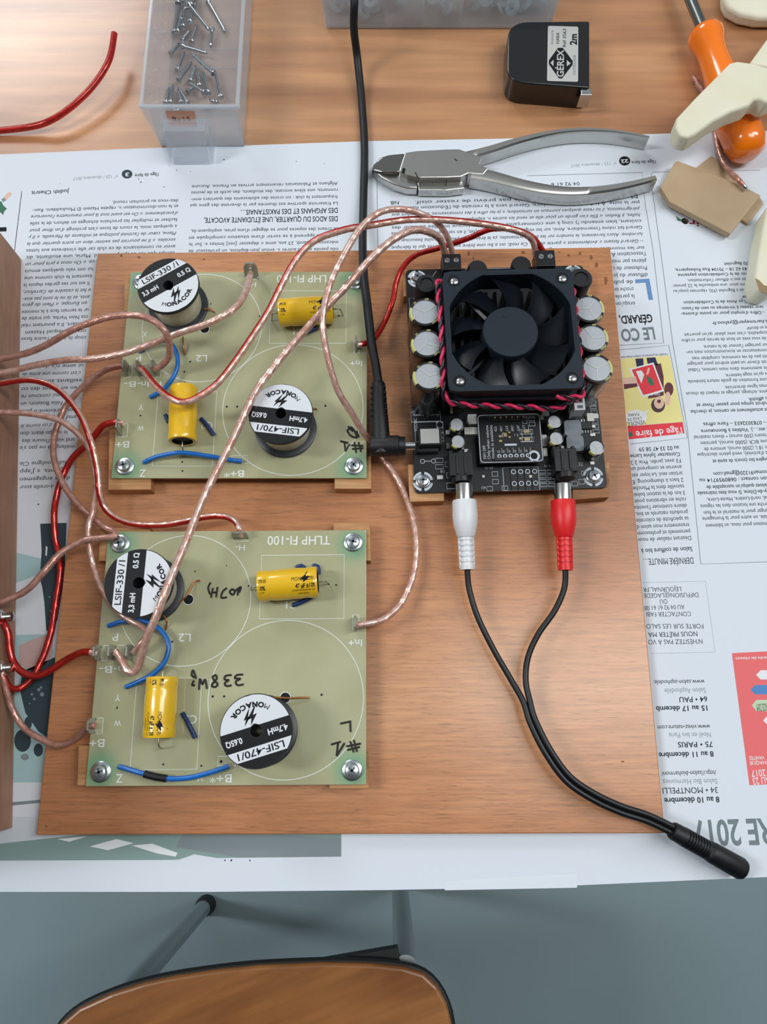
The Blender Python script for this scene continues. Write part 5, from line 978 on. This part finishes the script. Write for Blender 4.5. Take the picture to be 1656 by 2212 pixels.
for i in range(110):
    for _ in range(60):
        x = rnd.uniform(x0 + .006, x1 - .006); y = rnd.uniform(y0 + .007, y0 + .034)
        if min(abs(x - q) for q in (.0005, .0270, .0530)) < .0062: continue
        z = .0072 + rnd.random() * .021
        if all((x - q[0]) ** 2 + (y - q[1]) ** 2 + ((z - q[2]) * 1.5) ** 2 > .0056 ** 2 for q in spots): break
    else: continue
    spots.append((x, y, z))
for i, p in enumerate(spots):
    if proto is None:
        g = MB(); R = .0046; g.lathe([(R * .45, -.0009), (R, -.0009), (R, .0009), (R * .45, .0009), (R * .45, -.0009)], (0, 0, 0), n=20); proto = g.build('nylon_washer', M['washer'], None, smooth=40, origin=(0, 0, 0)); o = proto
    else: o = proto.copy(); COL.objects.link(o)
    o.location = p; o.rotation_euler = (rnd.uniform(-1.2, 1.2), rnd.uniform(-1.2, 1.2), rnd.uniform(0, 3)); k = rnd.choice((.85, 1.0, 1.15, 1.35)); o.scale = (k, k, k)
    tag(o, 'translucent white washer in the jumble inside the clear compartment box', 'washer', GN)

# ------------------------------------------------------------------ tape measure
tm = empty('tape_measure', W(1180, 140, 0), 'black pocket tape measure with a silver label, below the compartment box', 'tape measure')
zt = .0180
c_ = [W(1097, 47, zt), W(1273, 45, zt), W(1273, 190, zt), W(1094, 176, zt)]
def corner(p, a, b, r, n=7):
    da, db = (a - p).normalized(), (b - p).normalized(); p0, p1 = p + da * r, p + db * r; return [(p0 * (1 - t) ** 2 + p * 2 * t * (1 - t) + p1 * t * t) for t in [i / n for i in range(n + 1)]]
O = corner(c_[0], c_[3], c_[1], .014) + corner(c_[1], c_[0], c_[2], .0012, 2) + corner(c_[2], c_[1], c_[3], .0012, 2) + corner(c_[3], c_[2], c_[0], .012)
cc = sum(c_, Vector()) / 4
g = MB(); g.loft([Vector((p.x, p.y, .0003)) for p in O], O); g.build('case', M['tapeblk'], tm, smooth=35, bevel=.0010, seg=3)
la = W(1181, 175, zt); lb = W(1248, 177, zt); lc = W(1248, 57, zt); ld = W(1183, 56, zt); ux = (ld - la).normalized(); wdt = (lb - la).length; hgt = (ld - la).length; vx = -(lb - la).normalized()
def lab(u, v): p = la + ux * (u * hgt) - vx * ((1 - v) * wdt); return (p.x, p.y, zt + .00012)     # u along the text, v up the letters
g = MB(); g.prism([Vector(lab(u, v)) for u, v in ((.02, 0), (.98, 0), (1, .03), (1, .97), (.98, 1), (.02, 1), (0, .97), (0, .03))], zt - .0002, zt + .0001); lo = g.build('label', M['silver'], tm)
def lab2(u, v): p = lab(u, v); return (p[0], p[1], zt + .0002)
def lab3(u, v): p = lab(u, v); return (p[0], p[1], zt + .00026)
g = MB(); g.add([lab2(*p) for p in ((.05, .62), (.05, .52), (.30, .18), (.37, .18), (.60, .50), (.60, .66), (.37, .95), (.30, .95))], [tuple(range(8))])
g.add([lab3(*p) for p in ((.26, .80), (.38, .80), (.32, .90))], [(0, 1, 2)], 1); g.add([lab3(*p) for p in ((.27, .37), (.32, .24), (.38, .37))], [(0, 1, 2)], 1)
T = lambda s_, u, v, h, wd, mi, f=lab2, bo=.0: g.text(s_, lambda a_, b_: f(u + a_ / hgt, v + b_ / wdt), height=h * wdt, width=wd * hgt, mi=mi, bold=bo)
T("GÉREX", .075, .47, .22, .49, 1, lab3, .02); T("OUTILLAGE", .12, .08, .09, .36, 2); T("2m", .66, .05, .22, .20, 0, lab2, .03); T("Réf 3563", .62, .40, .11, .33, 0); T("HARA", .68, .62, .11, .20, 0); T("mesure", .66, .82, .09, .26, 2)
g.build('label_print', [M['inkblack'], M['silver'], M['inkgrey']], lo)
h1, h2 = W(1252, 203, .016), W(1278, 202, .016)
g = MB(); g.box((h1 + h2) / 2 + Vector((0, -.0008, -.005)), (.0075, .0008, .011)); g.box((h1 + h2) / 2 + Vector((0, .0012, .0002)), (.0065, .005, .0006)); g.build('tape_hook', M['steel'], tm, bevel=.0003)

# ------------------------------------------------------------------ side cutters
pl = empty('side_cutters', W(950, 370, 0), 'chrome side cutters lying open on the top of the newspaper', 'pliers')
def zp_(x, y): return (780 + x / 2.509, 250 + y / 2.509)
Z1 = .0125
def ptop(pts): return [W(*zp_(*p), Z1) for p in pts]
g = MB(); T_ = ptop([(236, 200), (300, 190), (460, 181), (530, 180), (558, 190), (620, 210), (655, 228), (640, 262), (690, 285), (660, 318), (580, 312), (540, 330), (460, 334), (320, 335), (250, 320), (205, 300)])
g.loft([Vector((p.x, p.y - .0006, .0014)) for p in T_], T_); g.build('joint', M['chrome'], pl, bevel=.0006)
g = MB(); T_ = ptop([(55, 275), (66, 248), (100, 220), (150, 205), (237, 196), (228, 250), (208, 302), (150, 302), (85, 290)])
g.loft([Vector((p.x, p.y, .0016)) for p in T_], [Vector((p.x, p.y, .0098 if i in (0, 1, 8) else .0118)) for i, p in enumerate(T_)]); g.build('jaw', M['chromedark'], pl, bevel=.0012, seg=3, smooth=60)
g = MB(); T_ = [W(*zp_(*p), .0085) for p in ((57, 285), (90, 297), (160, 306), (210, 306), (300, 338), (305, 392), (250, 392), (180, 372), (110, 335))]
g.loft([Vector((p.x, p.y, .0016)) for p in T_], T_); g.build('jaw', M['chrome'], pl, bevel=.0010, seg=3, smooth=60)
g = MB(); T_ = [W(*zp_(*p), .0078) for p in ((300, 338), (460, 336), (545, 330), (560, 392), (460, 404), (310, 402))]; g.loft([Vector((p.x, p.y, .0014)) for p in T_], T_); g.build('lower_joint', M['chrome'], pl, bevel=.0005)
g = MB()
for a_, b_ in (((292, 305), (312, 345)), ((462, 345), (458, 380)), ((505, 232), (520, 244))): g.ribbon([W(*zp_(*a_), .0127), W(*zp_(*b_), .0127)], .0006, .01256)
g.ribbon([W(*zp_(232, 285), .0126), W(*zp_(226, 312), .0126)], .002, .01262); g.build('joint_line', M['inkblack'], pl)
def handle(top, wid, hz, z1=Z1):
    """curved handle: rolled top band with a side wall below it"""
    P = smoothpath([W(*zp_(*p), z1) for p in top], .003); g = MB(); n = len(P); prof = []
    for i, p in enumerate(P):
        t = (P[min(i + 1, n - 1)] - P[max(i - 1, 0)]).normalized(); q = Vector((-t.y, t.x, 0)); k = i / (n - 1); w = (wid[0] + (wid[1] - wid[0]) * k) * .5; h = hz[0] + (hz[1] - hz[0]) * k; zb = max(z1 - h, .0012)
        prof.append([p + q * w * c + Vector((0, 0, dz)) for c, dz in ((-1, zb - z1), (-1, -.0012), (-.6, -.0002), (.6, -.0002), (1, -.0012), (1, zb - z1))])
    vs = [v for r in prof for v in r]; fs = []
    for i in range(n - 1):
        for k in range(6): j = (k + 1) % 6; fs.append((i * 6 + k, (i + 1) * 6 + k, (i + 1) * 6 + j, i * 6 + j))
    fs += [tuple(range(6)), tuple(range((n - 1) * 6 + 5, (n - 1) * 6 - 1, -1))]
    g.add(vs, fs); return g.build('handle', M['chrome'], pl, smooth=40)
handle([(560, 212), (700, 175), (850, 128), (1000, 92), (1150, 72), (1300, 72), (1440, 88), (1562, 112)], (.0062, .0016), (.011, .0113))
handle([(600, 300), (720, 325), (860, 362), (1000, 390), (1140, 402), (1280, 395), (1440, 370), (1598, 332)], (.0092, .0040), (.0105, .0108))

# ------------------------------------------------------------------ screwdriver
sd = empty('screwdriver', W(1570, 200, .012), 'screwdriver with a glossy orange handle at the top right', 'screwdriver')
a, b = W(1519, 66, .0150), W(1618, 338, .0132); d = (b - a).normalized(); L = (b - a).length
g = MB(); g.lathe([(0, -.0002), (.0060, 0), (.0105, .0014), (.0118, .0045), (.0114, .0085), (.0096, .0150), (.0092, .022), (.0100, .034), (.0116, .048), (.0128, .060), (.0131, L - .022), (.0126, L - .010), (.0104, L - .0028), (.006, L), (0, L + .0004)], a, d, 36); g.build('handle', M['orange'], sd, smooth=60)
g = MB(); e = a - d * .12; e.z = .010; g.cyl(a + d * .003, e, .0036, n=18); g.build('shaft', M['shaft'], sd, smooth=50)
# scraps on the right
def scrap(name, pts, z0, z1, m, label, cat, shrink=.92, bev=.0012, group=None, tilt=None):
    T_ = [W(*p, z1 + (tilt(p) if tilt else 0)) for p in pts]; cc = sum(T_, Vector()) / len(T_)
    Bm = [Vector((cc.x + (p.x - cc.x) * shrink, cc.y + (p.y - cc.y) * shrink, z0 + (p.z - z1))) for p in T_]
    g = MB(); g.loft(Bm, T_); o = g.build(name, m, None, smooth=40, bevel=bev, seg=3, origin=cc); tag(o, label, cat, group); return o
GF = 'cream foam scraps at the right edge'
scrap('foam_scrap', [(1458, 274), (1461, 254), (1500, 212), (1576, 135), (1592, 131), (1630, 136), (1690, 155), (1710, 200), (1656, 222), (1642, 213), (1630, 215), (1618, 228), (1580, 241), (1540, 262), (1502, 290), (1486, 298), (1468, 294)], .0300, .0430, M['cream'], 'cream foam wedge lying across the orange screwdriver handle', 'foam', .97, .0016, GF)
scrap('foam_scrap', [(1618, 137), (1656, 84), (1720, 20), (1760, 120), (1690, 152)], .0150, .0285, M['cream'], 'cream foam strip poking up behind the wedge at the right edge', 'foam', .97, .0014, GF)
scrap('foam_scrap', [(1562, -30), (1563, -4), (1572, 14), (1600, 30), (1640, 38), (1720, 38), (1740, -80), (1570, -80)], .0005, .011, M['cream'], 'cream foam block cut off by the top right corner', 'foam', .94, .003, GF)
scrap('foam_scrap', [(1658, 440), (1644, 510), (1634, 570), (1630, 598), (1640, 628), (1662, 632), (1720, 600), (1720, 430)], .0008, .018, M['cream'], 'cream foam piece at the right edge below the brown cardboard chips', 'foam', .96, .002, GF)
fo = [o_ for o_ in COL.objects if o_.name.startswith('foam_scrap')][-1]
g = MB(); T_ = [W(*p, .0182) for p in ((1630, 600), (1640, 630), (1664, 634), (1676, 622), (1650, 616), (1640, 606))]; g.flat(T_, .01815); g.build('burnt_end', M['carddark'], fo)
scrap('card_chip', [(1426, 404), (1457, 350), (1464, 347), (1500, 361), (1560, 384), (1600, 400), (1643, 422), (1577, 505), (1446, 436)], .0030, .0075, M['card'], 'larger brown cardboard chip lying on top of a smaller one', 'cardboard', 1.0, .0004, 'cardboard chips')
scrap('card_chip', [(1500, 364), (1536, 336), (1560, 352), (1590, 390), (1640, 425), (1649, 440), (1616, 484), (1520, 420)], .0008, .0028, M['card'], 'smaller brown cardboard chip half hidden under the larger one', 'cardboard', 1.0, .0003, 'cardboard chips')
P = wpath([(1497, 165, 3), (1506, 182, 3.2), (1520, 206, 3.2), (1540, 268, 3.2), (1550, 322, 3.4), (1563, 356, 5), (1580, 376, 8.5), (1594, 388, 10.5), (1604, 400, 10)], .0012)
root = empty('wire_offcut', P[0], 'short bare copper wire offcut passing under the foam wedge beside the screwdriver', 'wire'); g = MB(); g.tube(P, .0016, 20, lobes=8, depth=.25, twist=900); g.build('copper_core', M['copperdark'], root, smooth=50); g = MB(); g.tube(P[5:-5], .0021, 12); g.build('clear_insulation', M['insul'], root, smooth=60)
g = MB(); g.lathe([(0, 0), (.0014, .0005), (.0012, .003), (0, .0042)], P[-1], P[-1] - P[-4], 10); g.build('tinned_tip', M['solder'], root, smooth=50)

# ------------------------------------------------------------------ chair under the table edge
ch = empty('chair', W(560, 2200, -.32), 'wooden chair with metal tube legs in front of the table', 'chair')
ZS = -.305
E_ = [W(*p, ZS) for p in ((100, 2260), (128, 2214), (170, 2178), (240, 2146), (310, 2124), (380, 2109), (470, 2096), (560, 2087), (700, 2081), (800, 2083), (870, 2090), (915, 2104), (945, 2132), (965, 2170), (976, 2215), (980, 2300))]
back = [Vector((E_[-1].x - .02, E_[0].y - .34, ZS)), Vector((E_[0].x + .02, E_[0].y - .34, ZS))]
g = MB(); g.prism(E_ + back, ZS - .010, ZS); g.build('seat', M['chairwood'], ch, bevel=.003, seg=3)
F_ = [p + Vector((0, -0.001, -.009)) for p in E_]; Q = smoothpath(F_, .006); g = MB(); g.tube(Q, .0035, 10); g.build('seat_edge', M['edgeblk'], ch, smooth=60)
for top, foot in (((250, 2172), (445, 1955)), ((876, 2092), (862, 1900))):
    f_ = W(*foot, -.748); t_ = W(*top, -.325)
    g = MB(); g.cyl(f_ + Vector((0, 0, .006)), t_, .0105, .0108, 20); lg = g.build('leg', M['chrometube'], ch, smooth=50)
    g = MB(); g.lathe([(0, 0), (.0135, 0), (.0135, .012), (.0115, .026), (0, .026)], f_ + Vector((0, 0, -.0015)), (t_ - f_), 20); g.build('rubber_foot', M['rubber'], lg, smooth=50)
for x, y in ((.30, -.58), (-.22, -.56)):
    g = MB(); g.cyl((E_[8].x + x * .5, E_[8].y + y * .6, -.75), (E_[8].x + x * .5, E_[8].y + y * .6, -.318), .0105, n=16); g.build('leg', M['chrometube'], ch, smooth=50)
a, b = W(700, 2092, -.330), W(862, 2064, -.330); g = MB(); g.box((a + b) / 2, ((b - a).length, .016, .012), math.atan2((b - a).y, (b - a).x)); g.build('under_rail', M['edgeblk'], ch, bevel=.001)
